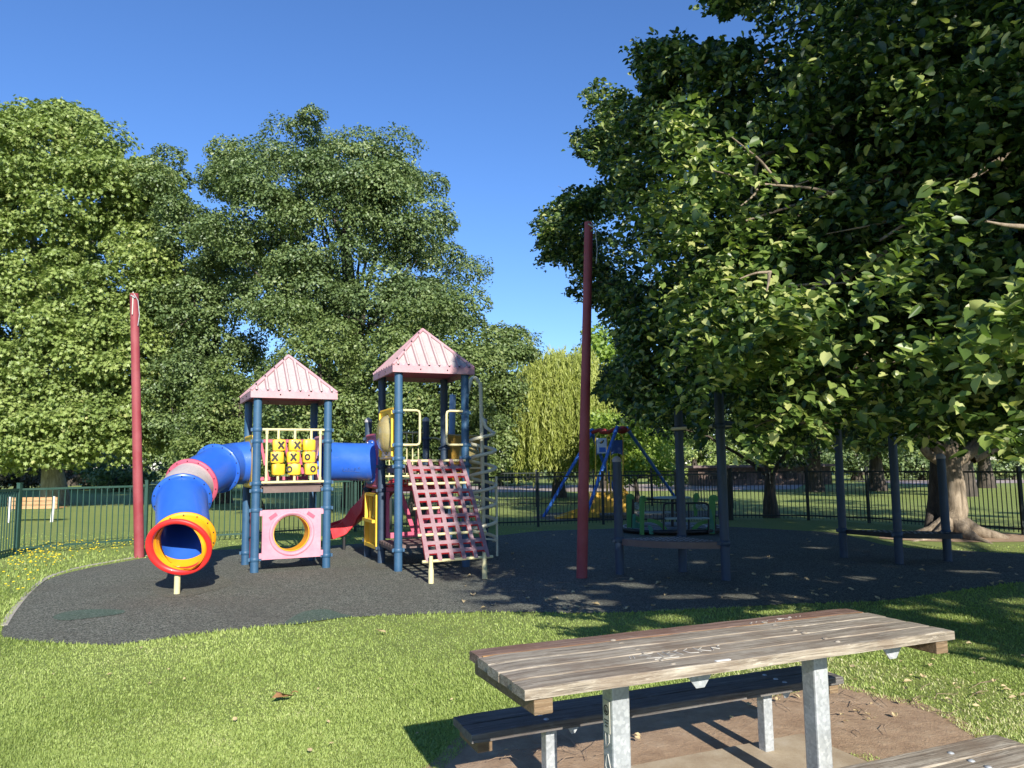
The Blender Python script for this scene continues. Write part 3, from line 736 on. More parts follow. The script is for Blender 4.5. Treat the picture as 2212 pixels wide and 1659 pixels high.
# arch barrier behind second deck
mb=MB(f2); Y=2*s-.04
arch=[(.02,Y,1.95),(.1,Y,2.12),(.22,Y,2.2),(.4,Y,2.22),(.75,Y,2.22),(s-.07,Y,2.22)]
mb.tube(arch,.018,10); mb.tube([(.02,Y,1.42),(s-.07,Y,1.42)],.018,10)
for i in range(9):
    x=.06+i*.11; zt_=np.interp(x,[.02,.1,.22,.4],[1.95,2.12,2.2,2.22]); mb.tube([(x,Y,1.42),(x,Y,zt_)],.012,8)
mb.build('arched_railing','cream',PS)
mb=MB(f2); mb.tube([(s+.06,2*s,2.12),(s+.2,2*s,2.12),(s+.33,2*s-.05,2.05),(s+.48,2*s-.1,1.8),(s+.5,2*s-.1,1.35)],.018,10); mb.tube([(s+.33,2*s-.05,2.05),(s+.33,2*s-.05,1.3)],.016,10); mb.build('side_rail','cream',PS)
q=G(972,1170)*0+Dp(972,1000,14.9); tp=Dp(978,853,14.9)
mb=MB(); mb.tube([(q[0]-.03,14.9,0),tp],.062,20); mb.build('post','pale_blue',PS,label='faded light blue pole')
# spiral climber
ctr=np.array([-.545,13.75]); R_=.235; za,zb_=Zt(*ctr,1166),Zt(*ctr,938); turns=6.0; P=[]
for i in range(int(turns*26)+1):
    t=i/(turns*26); an=2*math.pi*turns*t-.3; P.append((ctr[0]+R_*math.cos(an),ctr[1]+R_*math.sin(an),za+(zb_-za)*t))
P.append((ctr[0]+R_*.3,ctr[1]-.05,zb_+.12)); P.append((ctr[0],ctr[1],zb_+.3))
mb=MB(); mb.tube(P,.031,10); 
zt=Zt(*ctr,826); q=[(ctr[0]+.02,ctr[1],-.02),(ctr[0],ctr[1],1.6),(ctr[0]-.02,ctr[1],zt-.15),(ctr[0]-.05,ctr[1],zt),(ctr[0]-.12,ctr[1]-.03,zt+.08),(ctr[0]-.19,ctr[1]-.08,zt+.03),(ctr[0]-.24,ctr[1]-.2,zt-.2),(ctr[0]-.3,ctr[1]-.5,zt-.45),(-.82,12.8,zt-.62)]
mb.tube(spline(q,5),.034,12); mb.tube([(P[0][0],P[0][1],P[0][2]),(ctr[0],ctr[1],P[0][2]+.02)],.016,8)
mb.tube([(ctr[0]+R_+.01,ctr[1]+.02,-.02),(ctr[0]+R_+.01,ctr[1]+.02,zb_-.75)],.02,10)
for z in (1.55,.95): mb.tube([(ctr[0],ctr[1],z),(ctr[0]-.25,ctr[1]+.2,z)],.016,8)
mb.build('spiral_climber','pale_cream',PS)
mb=MB(f2); c0=np.array([s+.12,s-.35,0.9]); mb.lathe([(.0,-.03),(.09,-.03),(.13,-.01),(.13,.01),(.09,.03),(0,.03)],(s+.06,.35,.95),(1,-1,0),20); mb.build('play_wheel','deep_pink',PS)
# red slide
K=[f2((.45,2*s+.0,1.26)),f2((.30,2*s+.45,1.12)),Dp(808,1088,15.1),Dp(780,1110,15.3),Dp(748,1138,15.3),Dp(722,1150,15.2),Dp(710,1154,15.15)]
sp2=spline(K,6); wq=.24
sec=[(-wq,.16),(-wq+.05,.165),(-wq+.07,.0),(wq-.07,0),(wq-.05,.165),(wq,.16),(wq+.015,-.08),(wq-.06,-.09),(-wq+.06,-.09),(-wq-.015,-.08)]
mb=MB(); mb.sweep(sp2,sec[::-1]); 
o=mb.build('red_slide','slide_red',PS,bevel=.012)
e=sp2[-1]; mb=MB(); mb.tube([e+(.3,0,-.3),e+(.3,0,-.05)],.03,12); mb.build('slide_foot','black_metal',o)
# ================================================================ SHADE SAIL POLES
for bp,tp,yb,yt,r0,r1,lab in (((1256.5,1249),(1272,480),None,10.6,.077,.062,'tall leaning red pole, dark at the top where lime leaves cover it'),((301,1204),(290,634),None,13.9,.086,.075,'tall red pole standing in yellow dandelions left of the tube slide')):
    b=G(*bp); t=Dp(*tp,yt); mb=MB(); mb.tube([b-(0,0,.05),b*.75+t*.25,(b+t)/2,b*.25+t*.75,t],[r0,r0,(r0+r1)/2,r1,r1],28)
    root=thing('sail_pole',lab,'pole',b,'red poles for a shade sail'); mb.build('shaft','pole_red',root)
    mb=MB(); mb.tube([t+(.03,-.07,-.02),t+(.09,-.03,-.14),t+(.11,0,-.4),t+(.09,0,-.6)],.008,6); mb.tube([t+(-.02,-.08,-.05),t+(.06,-.08,-.1)],.012,6); mb.build('wire_loop','galvanised',root)
    if bp[0]<900:
        mb=MB(); mb.box(b*.04+t*.96+(0.01,-.083,0),(.02,.006,.42)); mb.build('scratch_mark','scratch_white',root)
# ================================================================ OVERHEAD LADDER
P1,P2,P3=G(1339,1241),G(1475,1236),G(1569,1254); Q1,Q2,Q3=G(1823,1205),G(1943,1219),G(2048,1213)
OL=thing('overhead_ladder','dark blue climbing frame of tall posts with two corner platforms under the lime tree','climbing frame',(P2+Q1)/2,)
def lpost(b,top,r=.064,cols=(),cap=False):
    mb=MB(); t=np.array([b[0]+top[1],b[1]+.0,top[0]]); mb.tube([b-(0,0,.02),t],r,22); o=mb.build('post','post_navy',OL)
    if cap:
        c=MB(); c.lathe([(r+.006,-.02),(r+.006,.015),(r*.7,.05),(0,.07)],t); c.build('cap','grey_plastic',o)
    for z in cols:
        c=MB(); q=b+(t-b)*(z/top[0]); c.lathe([(r,-.04),(r+.01,-.035),(r+.01,.035),(r,.04)],q); c.box(q+(-.085,-.02,0),(.05,.04,.05)); c.build('collar','post_navy',o)
    return t
zP=Zt(P1[0],P1[1],995); t1=lpost(P1,(zP,0),cols=(.5,),cap=True)
t2=lpost(P2,(2.62,.02),cols=(.5,2.1)); t3=lpost(P3,(2.62,0),cols=(.5,2.1)); 
lpost(Q1,(2.75,.02),cols=(.45,)); lpost(Q2,(2.75,.02),cols=(.45,)); lpost(Q3,(Zt(Q3[0],Q3[1],988),0),cols=(.45,),cap=True)
def corner_deck(c,a,b,z,t,mat,label=None):
    c=c[:2];a=a[:2];b=b[:2]; pts=[c]
    for k in range(15):
        th=k/14*math.pi/2; pts.append(c+(a-c)*math.cos(th)*1.0+(b-c)*math.sin(th)*1.0)
    pts=np.array(pts); P_=MB(); mid=np.array([c[0],c[1],z]); P_.plate(pts-c,mid,(1,0,0),(0,1,0),t)
    o=P_.build('corner_platform',mat,OL); 
    q=MB()
    for i in range(9):
        for j in range(9):
            x,y=(i+.6)/9.5,(j+.6)/9.5
            if x*x+y*y<.8 and x+y>.12: p=c+(a-c)*x+(b-c)*y; q.lathe([(.018,0),(.022,.004),(.014,.004),(.012,0)],(p[0],p[1],z+t/2),(0,0,1),6)
    q.build('deck_studs','galvanised',o)
corner_deck(P2,P1,P3,.47,.09,'brown_metal'); corner_deck(Q1+(0.,.0,0),Q2,Q3+(.0,0,0),.43,.07,'black_metal')
mb=MB(); mb.tube([t2*np.array([1,1,0])+(-.12,-.06,2.1),t3*np.array([1,1,0])+(.06,0,2.1)],.024,12); mb.build('grab_bar','cream',OL)
a=np.array([P2[0],P2[1],2.14]);b=np.array([Q1[0],Q1[1],2.14]);a2=np.array([P3[0],P3[1],2.14]);b2=np.array([Q2[0],Q2[1],2.14])
mb=MB(); mb.tube([a,b],.032,12); mb.tube([a2,b2],.032,12); mb.build('ladder_rail','post_navy',OL)
mb=MB()
for i in range(1,9): mb.tube([a+(b-a)*i/9,a2+(b2-a2)*i/9],.017,8)
mb.build('ladder_rungs','cream',OL)
# ================================================================ CAROUSEL
def cq(cx,cy,y): return Dp((2450+cx*.226)/1.8517,(1950+cy*.226)/1.8517,y)
CC=np.array([3.68,18.25,0]); CA=thing('inclusive_carousel','low green playground carousel with seat panels and black rails in front of the fence','carousel',CC)
mb=MB(); mb.lathe([(0,.02),(.9,.02),(1.18,.05),(1.2,.1),(1.16,.125),(0,.13)],CC,n=48); mb.build('turning_platform','black_metal',CA)
mb=MB()
for r_ in (.5,.8,1.1): mb.lathe([(r_,.13),(r_+.02,.137),(r_+.04,.13)],CC,n=48)
mb.build('tread_rings','galvanised',CA)
YF=17.45
def cpanel(pts,y,mat,name,t=.05,ang=0.,hole=None,label=None):
    P=np.array([cq(a,b,y) for a,b in pts]); c=P.mean(0); Q=np.stack([P[:,0]-c[0],P[:,2]-c[2]],1)
    ax=np.array([math.cos(ang),math.sin(ang),0]); mb=MB(); Q[:,0]/=max(.2,math.cos(ang)); mb.plate(Q,(c[0],y,c[2]),ax,(0,0,1),t)
    o=mb.build(name,mat,CA)
    if hole:
        h=cq(*hole[:2],y); 
        hb=MB(); hb.lathe([(hole[2],-.03),(hole[2]+.022,-.033),(hole[2]+.022,.033),(hole[2],.03)],(h[0],y,h[2]),(0,1,0),18); hb.build('hand_grip','leaf_green',o)
    return o
def seatback(x0,x1,yt,yb,y,mat='leaf_green',ang=0.):
    xm=(x0+x1)/2;w_=(x1-x0)/2; pts=[(x0+.1*w_,yb),(x0,yt+.35*(yb-yt)),(x0-.05*w_,yt+.15*(yb-yt))]
    pts+=[(xm+w_*math.cos(t),yt+40-45*math.sin(t)) for t in np.linspace(math.pi,0.35*math.pi,8)]
    # grip opening modelled as an open hook
    pts+=[(xm+w_*.95,yt+60),(xm+w_*.9,yt+90),(xm+w_*.3,yt+95),(xm+.25*w_,yt+.3*(yb-yt)),(xm+w_*.15,yt+.6*(yb-yt)),(xm+w_*.1,yb)]
    return cpanel(pts[::-1],y,mat,'seat_panel',.06,ang,(xm+w_*.1,yt+55,.03))
seatback(250,390,115,760,17.9); seatback(485,600,150,835,17.2,ang=.4); seatback(1710,1880,135,820,17.4); seatback(1440,1540,100,500,18.9)
cpanel([(300,760),(300,210),(380,205),(385,400),(350,760)],17.93,'black_metal','seat_panel'); 
cpanel([(345,765),(360,470),(405,470),(410,765)],17.7,'sea_green','seat_panel'); cpanel([(500,765),(405,765),(405,612),(440,615),(490,650)],17.8,'sea_green','seat_panel')
def arch(cx0,cx1,ct,cb,y,mat,th=60,flip=False):
    t=np.linspace(0,math.pi/2,12); W_=cx1-cx0;Hh=cb-ct
    o_=[(cx0+W_*math.sin(a) if not flip else cx1-W_*math.sin(a),cb-Hh*math.cos(a)) for a in t]
    i_=[(cx0+(W_-th*1.3)*math.sin(a) if not flip else cx1-(W_-th*1.3)*math.sin(a),cb-(Hh-th)*math.cos(a)) for a in t][::-1]
    cpanel(o_+i_ if flip else (o_+i_)[::-1],y,mat,'arch_panel',.05)
arch(620,985,550,825,17.3,'leaf_green'); arch(630,730,665,825,17.26,'sea_green',60); arch(1385,1700,575,815,17.3,'leaf_green',60,True); arch(1640,1760,650,805,17.26,'sea_green',50,True); arch(400,500,500,600,17.9,'leaf_green',50)
cpanel([(1715,805),(1715,390),(1740,385),(1790,620),(1800,805)],17.35,'sea_green','seat_panel')
cpanel([(1700,390),(1705,240),(1790,300),(1850,800),(1800,800),(1765,400)],17.44,'black_metal','seat_panel')
mb=MB(); z=lambda a,b,y=17.2:cq(a,b,y)
mb.tube(spline([z(905,820),z(905,600),z(905,350),z(930,292),z(990,278),z(1330,278),z(1620,275),z(1680,300),z(1700,350),z(1700,600),z(1702,820)],4),.02,8); mb.tube([z(1355,835),z(1345,278)],.02,8); mb.build('handrail','black_metal',CA)
mb=MB(); mb.tube([cq(590,205,18.3),cq(1000,205,18.3)],.02,8); mb.tube([cq(1060,790,18.2),cq(1060,200,18.2)],.035,10); mb.build('handrail','black_metal',CA)
mb=MB(); p,q=cq(930,548,17.15),cq(1700,542,17.15); mb.beam(p,q,.28,.03); mb.build('bench_plank','table_grey_green',CA)
mb=MB(); p,q=cq(450,450,18.6),cq(1110,440,18.6); mb.beam(p,q,.28,.03); mb.build('bench_plank','table_grey_green',CA)
p=cq(1050,180,18.2); mb=MB(); mb.lathe([(0,-.02),(.42,-.02),(.44,0),(.42,.02),(0,.02)],(p[0],18.2,p[2]),n=28); mb.build('round_tabletop','table_grey_green',CA)
for cx,cy,yy in ((425,330,18.0),(1525,330,18.6),(1640,340,18.6)):
    p=cq(cx,cy,yy); mb=MB(); mb.lathe([(.05,-.02),(.085,-.02),(.085,.02),(.05,.02),(.05,-.02)],p,(.6,-1,0),20); mb.sphere(p,.03,8,sc=(1,1,1)); mb.box(p,(.02,.02,.12)); mb.build('play_wheel','table_grey_green',CA)
# ================================================================ WHEELCHAIR SWING (behind the fence)
def sq(cx,cy,y): return Dp((2000+cx*.4973)/1.8517,(1600+cy*.4973)/1.8517,y)
SW=thing('accessible_swing','blue legged wheelchair swing with yellow ramp standing behind the fence','swing',(2.3,23.6,0))
A_=sq(738,262,23.9); B_=sq(935,240,22.3); C_=sq(1030,240,23.0)
for t_,ft in ((A_,G(1174,1117)),(A_,G(1345,1106)),(B_,G(1262,1124)),(C_,G(1475,1098))):
    mb=MB(); dv=norm(ft-t_); mb.tube([t_-dv*.12,ft],.05,14); o=mb.build('leg','swing_blue',SW)
    q=MB(); q.lathe([(.05,0),(.066,.01),(.066,.12),(.05,.13)],t_,dv,14); q.build('clamp','swing_blue',o)
mb=MB(); M_=(B_+C_)/2
mb.tube(spline([A_,A_*.7+M_*.3+(0,0,.05),A_*.5+M_*.5-(0,0,.04),A_*.2+M_*.8+(0,0,.04),M_,C_],4),.06,10); mb.tube([B_,C_],.05,10); mb.sphere(A_*.6+M_*.4,.12,8,sc=(1.3,1,.8)); mb.sphere(M_,.13,8,sc=(1.4,1,.9)); mb.build('top_beam','swing_red',SW)
def spanel(x0,x1,yt,yb,y,nm,sign=False):
    pts=[(x0,yt),(x1,yt-3),(x1,yb+25)]+[((x0+x1)/2+(x1-x0)*.5*math.cos(a),yb+25-22*math.sin(a)) for a in np.linspace(.25,math.pi-.25,7)]+[(x0,yb+25)]
    P=np.array([sq(a,b,y) for a,b in pts]); c=P.mean(0); mb=MB(); mb.plate(np.stack([P[:,0]-c[0],P[:,2]-c[2]],1),(c[0],y,c[2]),(1,0,0),(0,0,1),.03); o=mb.build(nm,'swing_navy',SW)
    if sign:
        q=MB(); p=sq(817,368,y); q.box((p[0],y-.02,p[2]),(.3,.008,.46)); so=q.build('sign','sign_white',o)
        q=MB(); q.box((p[0]+.02,y-.028,p[2]-.12),(.2,.006,.14)); q.build('blue_square','swing_blue',so)
        k=[(-.08,.02),(-.03,-.02),(.04,0),(.08,.09),(.045,.1),(.03,.05),(-.02,.02)]; q=MB(); q.plate(k,(p[0],y-.028,p[2]+.08),(1,0,0),(0,0,1),.006); q.build('emblem_sweep','black_ink',so)
        k=[(-.05,.06),(0,.0),(.05,.05),(.06,.12),(.0,.09)]; q=MB(); q.plate([(x*.5,y_*.5) for x,y_ in k],(p[0]-.01,y-.034,p[2]+.09),(1,0,0),(0,0,1),.006); q.build('emblem_sun','plastic_yellow',so)
painted('swing_navy',(.015,.06,.2),(.03,.09,.25),.45,.4)
spanel(775,860,325,425,23.2,'back_panel',True); spanel(893,985,325,425,23.2,'back_panel')
for x in (768,862,890,988):
    mb=MB(); mb.tube([sq(x,300,23.25),sq(x+2,780,23.25)],.02,8); mb.tube([sq(x,300,23.25),sq(x+(25 if x<880 else -25),270,23.25)],.02,8); mb.build('hanger_rod','plastic_yellow',SW)
mb=MB()
for pts,y,t_ in (([(710,870),(720,755),(800,740),(1000,745),(1050,760),(1050,900),(800,905)],23.2,1.0),([(975,745),(985,690),(1020,720),(1050,760)],23.3,.1)):
    P=np.array([sq(a,b,y) for a,b in pts]); P[:,2]=np.maximum(P[:,2],.02); c=P.mean(0); mb.plate(np.stack([P[:,0]-c[0],P[:,2]-c[2]],1)[::-1],(c[0],y+.3,c[2]),(1,0,0),(0,0,1),t_)
mb.build('platform','swing_yellow' if 0 else 'tan_yellow2',SW) if 0 else None
painted('swing_yellow',(.6,.34,.02),(.65,.4,.08),.45,.4)
mb.build('platform','swing_yellow',SW)
a=sq(440,938,23.1); b=sq(790,880,23.1); mb=MB()
for dy in (-.4,.4): mb.plate([(0,0),(b[0]-a[0],0.02),(b[0]-a[0],.42),(.3,.1)],(a[0],23.2+dy,max(.01,a[2]*0+.02)),(1,0,0),(0,0,1),.05)
mb.beam((a[0],23.2,.03),(b[0],23.2,.22),.75,.04); mb.build('ramp','swing_yellow',SW)
# ================================================================ PARK BENCH far left
b0,b1=G(18,1129),G(118,1127); bc=(b0+b1)/2
PB=thing('park_bench','slatted timber park bench with white legs on the lawn behind the left fence','bench',bc)
mb=MB(); L=b1[0]-b0[0]+.2
for i in range(3): mb.box(bc+(0,0,.72-i*.125+.0),(L,.035,.11))
mb.build('backrest','bench_slats',PB)
mb=MB()
for i in range(4): mb.box(bc+(0,.12+i*.12,.44),(L,.1,.035))
mb.build('seat','bench_slats',PB)
for x in (b0[0],b1[0]):
    mb=MB(); mb.beam((x,bc[1]-.08,0),(x,bc[1]-.03,.5),.07,.05,up=(0,1,0)); mb.beam((x,bc[1]-.03,.5),(x,bc[1]-.03,.8),.07,.05,up=(0,1,0)); mb.box((x,bc[1]+.2,.4),(.05,.5,.05)); mb.build('leg','white_paint',PB)
# ================================================================ PICNIC TABLE AND BENCHES
def planks(mb,x0,x1,y0,y1,z,n,t=.045,mis=None,gapw=.007,wob=.015):
    w_=(y1-y0)/n; r=random.Random(3)
    for i in range(n):
        ya,yb=y0+i*w_+gapw/2,y0+(i+1)*w_-gapw/2; xa=x0+r.uniform(-wob,wob); xb=x1+r.uniform(-wob,wob); m=mis[i] if mis else 0
        nx=28; V=[];Fc=[]
        for k in range(nx+1):
            x=xa+(xb-xa)*k/nx; dz=r.uniform(-.0012,.0012); e=.0035; c=.004 if k in(0,nx) else 0; j1,j2=r.uniform(0,.003),r.uniform(0,.003)
            V+=[(x,ya+j1,z-t+.004),(x,ya+j1,z-e-c),(x,ya+e+j1,z-c+dz),(x,(ya+yb)/2,z+.001-c+dz),(x,yb-e-j2,z-c+dz),(x,yb-j2,z-e-c),(x,yb-j2,z-t+.004)]
        for k in range(nx):
            for q in range(7): Fc.append((k*7+q,k*7+(q+1)%7,(k+1)*7+(q+1)%7,(k+1)*7+q))
        Fc=[f[::-1] for f in Fc]; Fc.append(tuple(range(7))); Fc.append(tuple(range(nx*7,nx*7+7))[::-1])
        mb.add(V,Fc,mi=m)
def bolts(_,pts,z,__,parent,mat):
    for x,y in pts:
        mb=MB(); mb.lathe([(.014,0),(.013,.002),(.009,.005),(0,.006)],(x,y,z),n=14); mb.build('bolt_head',mat,parent)
ZT=.81; LT,WT=2.17,.645
PT=thing('picnic_table','weathered grey timber picnic table with scratched top on galvanised square legs','table',Tc,rot=TA)
mb=MB(); planks(mb,-LT/2,LT/2,-WT/2,WT/2,ZT,5,mis=[0,0,0,0,1]); tt=mb.build('tabletop',['old_wood','old_wood_red'],PT); local(tt)
mb=MB(); mb.box((0,WT/2-WT/5-.003,ZT-.0035),(LT-.05,.012,.006)); mb.build('plank_edge','old_wood_orange',tt)
mb=MB(); 
for x in (-LT/2+.07,LT/2-.07):
    mb=MB(); mb.box((x,.0,ZT-.043-.03),(.075,WT-.03,.055)); mb.build('batten','raw_wood',PT,bevel=.004)
def centre_x(u,z):   # local x of a leg on the centre line seen at picture column u
    best=None
    for k in range(400):
        x=-1.2+2.4*k/400; q=fs((x,0,z)); e=abs(px(q)[0]-u)
        if best is None or e<best[0]: best=(e,x)
    return best[1]
xl,xr=centre_x(1332,.5),centre_x(1762,.5)
for i,x in enumerate((xl,xr)):
    mb=MB(); a_=.043; 
    sec_=[(-a_,-a_),(a_,-a_),(a_,a_),(-a_,a_)]
    mb.plate(sec_,(x,0,(ZT-.075)/2),(1,0,0),(0,1,0),ZT-.075); lg=mb.build('leg','galvanised',PT,bevel=.009)
    mb=MB(); mb.plate([(0,0),(.16,0),(.10,-.075),(.06,-.075)],(x+.2,-.2,ZT-.05),(1,0,0),(0,0,1),.006); mb.plate([(0,0),(-.16,0),(-.10,-.075),(-.06,-.075)],(x-.2,.2,ZT-.05),(1,0,0),(0,0,1),.006); mb.box((x,0,ZT-.065),(.5,.05,.02)); mb.build('bracket','galvanised',PT)
    if i==0:
        mb=MB(); mb.box((x-.0452,0,.5+.06),(.0025,.05,.13)); st=mb.build('sticker','label_paper',lg)
        mb=MB(); mb.lathe([(.016,0),(.016,.0014),(.021,.0014),(.021,0)],(x-.0462,0,.585),(-1,0,0),24); mb.plate([(-.006,.012),(-.009,-.008),(.006,-.012),(.010,-.004),(.001,0)],(x-.0475,0,.585),(0,-1,0),(0,0,1),.002)
        for k in range(3): mb.box((x-.0472,0,.545-k*.012),(.001,.034-k*.006,.004))
        mb.build('sticker_print','black_ink',st)
        mb=MB(); Z0=.16
        for st_ in ([(-.02,.38),(.01,.4),(.015,.3),(-.01,.27),(-.015,.33)],[(-.01,.24),(-.02,.2),(.0,.16),(.02,.2),(.0,.25)],[(.015,.15),(-.015,.13),(.0,.05)],[(-.015,.03),(.01,.0),(-.01,-.03)]):
            mb.tube([(x-.0445,-a,Z0+b) for a,b in st_],.0022,5)
        mb.build('graffiti','scratch_white',lg)
gr=[[(-.31,.04),(-.33,.0)],[(-.28,.04),(-.30,.0)],[(-.12,.05),(-.24,.03),(-.17,.0),(-.24,-.03),(-.13,-.04)],[(-.11,-.04),(-.09,.04)],[(-.06,-.04),(-.04,.05),(.0,.03),(-.05,.005),(.01,-.02),(-.06,-.04)],[(.04,-.04),(.03,.03),(.08,.05)],[(.16,.05),(.1,.02),(.11,-.03),(.17,-.04)],[(.2,-.03),(.21,.05)],[(.2,.0),(.27,.04)],[(.22,.0),(.27,-.04)],[(.3,-.03),(.33,.02),(.36,-.02),(.39,.03),(.42,.04)],[(-.2,-.06),(-.02,-.07)]]
mb=MB()
for st_ in gr: mb.tube([(-.33+x*.62,-.12+y*.85,ZT+.0012) for x,y in st_],.0016,5)
for x0_,y0_,n_ in ((.35,.22,9),(.55,.24,6)):
    r=random.Random(n_)
    for k in range(n_): xx=x0_+k*.03; mb.tube([(xx,y0_+r.uniform(-.02,.02),ZT+.0015),(xx+r.uniform(-.02,.03),y0_+r.uniform(-.03,.03),ZT+.0012)],.0013,5)
mb.build('graffiti','scratch_white',tt)
mb=MB(); mb.box((-.22,-WT/2+.02,ZT+.0015),(.07,.014,.003)); mb.build('paint_smear','white_paint',tt)
mb=MB(); bolts(mb,[(x+dx,y) for x in (-.43,.43) for k,y in enumerate((-.26,-.19,-.06,.0,.13,.2)) for dx in (0.0,)],ZT+.0,None,tt,'old_wood')
def bench(nm,lab,c,L,mat):
    root=thing(nm,lab,'bench',c,'pair of fixed picnic benches',rot=TA)
    mb=MB(); planks(mb,-L/2,L/2,-.145,.145,.4,2,.045); st=mb.build('seat',mat,root); local(st)
    bolts(None,[(x,y) for x in (-.72,.72) for y in (-.1,-.03,.06)],.4005,None,st,'galvanised')
    for x in (-L/2+.06,L/2-.06):
        mb=MB(); mb.box((x,0,.4-.043-.025),(.07,.25,.045)); mb.build('batten','raw_wood',root)
    for x in (-.66,.66):
        mb=MB(); mb.plate([(-.03,-.03),(.03,-.03),(.03,.03),(-.03,.03)],(x,0,.175),(1,0,0),(0,1,0),.35); mb.build('leg','galvanised',root,bevel=.006)
        mb=MB(); mb.plate([(0,0),(.09,0),(.05,-.05),(.03,-.05)],(x+.06,-.06,.354),(1,0,0),(0,0,1),.005); mb.box((x,0,.352),(.3,.05,.006)); mb.build('bracket','galvanised',root)
    return root
bc2=fs((0,0,0)); 
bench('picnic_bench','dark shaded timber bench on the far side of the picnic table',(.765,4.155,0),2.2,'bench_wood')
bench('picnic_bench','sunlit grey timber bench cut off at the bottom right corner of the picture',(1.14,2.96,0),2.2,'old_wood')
# ================================================================ TREES
def trunk_mesh(base,top,r0,r1,limbs,mat,root,flare=1.5,n=14,twigs=None):
    mb=MB(); base=np.asarray(base,float); top=np.asarray(top,float)
    k=9; P=[];R_=[]
    for i in range(k+1):
        t=i/k; w_=rng.normal(size=3)*.04*min(1,t*3)*np.linalg.norm(top-base)*.15; w_[2]=0
        P.append(base+(top-base)*t+w_); fl=1+(flare-1)*math.exp(-t*np.linalg.norm(top-base)/(.9*r0*2.2)); R_.append((r0+(r1-r0)*t)*fl)
    P[0]=P[0]-(0,0,.05); mb.tube(P,R_,n,cap=False)
    P=np.array(P)
    for q in limbs:
        q=np.asarray(q,float); h=np.clip((q[2]-base[2])*rng.uniform(.35,.6)/(top[2]-base[2]+1e-6),.15,.95)
        j=h*k; i=min(k-1,int(j)); a=P[i]+(P[i+1]-P[i])*(j-i); rr=(r0+(r1-r0)*h)*rng.uniform(.3,.5)
        c_=curve(a,q,(0,0,np.linalg.norm(q-a)*.12),7)+rng.normal(size=(7,3))*np.linalg.norm(q-a)*.02; c_[0]=a
        mb.tube(c_,np.linspace(rr,rr*.16,7),7,cap=False)
        for _ in range(2):
            m_=c_[rng.integers(3,6)]; e=m_+runit(1)[0]*np.linalg.norm(q-a)*.22
            mb.tube([m_,(m_+e)/2+rng.normal(size=3)*.05,e],[rr*.28,rr*.18,rr*.07],5,cap=False)
    return mb.build('trunk',mat,root)
def clumps_from_outline(poly,d0,thick,r,k=2.2,seed=0,front=.62,dfun=None):
    poly=np.asarray(poly,float); lo_,hi=poly.min(0),poly.max(0)
    A_=.5*abs(np.sum(poly[:,0]*np.roll(poly[:,1],-1)-np.roll(poly[:,0],-1)*poly[:,1]))*(d0/F)**2
    n=int(k*A_/(r*r)); C=[]
    tries=0
    while len(C)<n and tries<60:
        tries+=1
        U=rng.uniform(lo_[0],hi[0],n*2);Vv=rng.uniform(lo_[1],hi[1],n*2); ok=inpoly(U,Vv,poly); U,Vv=U[ok],Vv[ok]
        ed=edgedist(U,Vv,poly); rp=r*F/d0*.62; ok=ed>rp*rng.uniform(.1,.9,len(U)); U,Vv,ed=U[ok],Vv[ok],ed[ok]
        for u,v,e in zip(U,Vv,ed):
            w_=thick*min(1.,(e/(.42*thick*F/d0)+.12))**.5
            t=rng.uniform(-1,1); t=-abs(t)**.6 if rng.random()<front else abs(t)**.8
            dd=(d0 if dfun is None else dfun(u,v)); C.append(Dp(u,v,dd+t*w_)); 
            if len(C)>=n: break
    return np.array(C)
def leaves(C,r,size,cover=1.6,flat=.75,up=.35,out=.55,tipdown=.5,jit=.6,shell=.55,nmax=None):
    per=max(6,int(cover*math.pi*r*r/(.45*size*size))); n=len(C)*per
    idx=np.repeat(np.arange(len(C)),per); rr=r*rng.uniform(.6,1.3,len(C))
    w_=runit(n); w_[:,2]=np.abs(w_[:,2])*np.where(rng.random(n)<(.72 if shell<.6 else .86),1,-.6)
    rad=(shell+(1-shell)*rng.random(n))**1.0; lump=1+.25*np.sin(w_[:,0]*5+idx)*np.cos(w_[:,1]*5+idx*1.7)
    P=C[idx]+w_*(rr[idx]*rad*lump)[:,None]*np.array([1,1,flat])
    N=w_*out+np.array([0,0,1.])*up+runit(n)*jit+np.array([0,-1.,0])*.0
    T=runit(n)*.7+w_*.5+np.array([0,0,-1.])*tipdown
    crnd=rng.random(len(C)); rnd=np.clip(.62*rng.random(n)+.38*crnd[idx],0,1)
    return P,N,T,size*rng.uniform(.65,1.3,n),rnd
def tree(name,label,base,poly,d0,thick,r,size,leafm,barkm,r0,group,shape=KITE2,k=2.2,cover=1.6,nl=14,top=None,cat='tree',**kw):
    base=np.asarray(base,float); base[2]=0
    root=thing(name,label,cat,base,group)
    C=clumps_from_outline(poly,d0,thick,r,k)
    P,N,T,Sz,rn=leaves(C,r,size,cover,**kw); ok=P[:,2]>.25; P,N,T,Sz,rn=P[ok],N[ok],T[ok],Sz[ok],rn[ok]
    scatter('crown',leafm,P,N,T,Sz,*shape,parent=root,rnd=rn)
    cz_=C[:,2]; tp=np.array([C[:,0].mean()*.6+base[0]*.4,C[:,1].mean()*.6+base[1]*.4,np.percentile(cz_,88)]) if top is None else np.asarray(top,float)
    lim=C[rng.choice(len(C),min(nl,len(C)),replace=False)]
    trunk_mesh(base,tp,r0,r0*.22,lim,barkm,root); return root
bg_='trees standing on the park lawn behind the fences'
b=G(107,1086); 
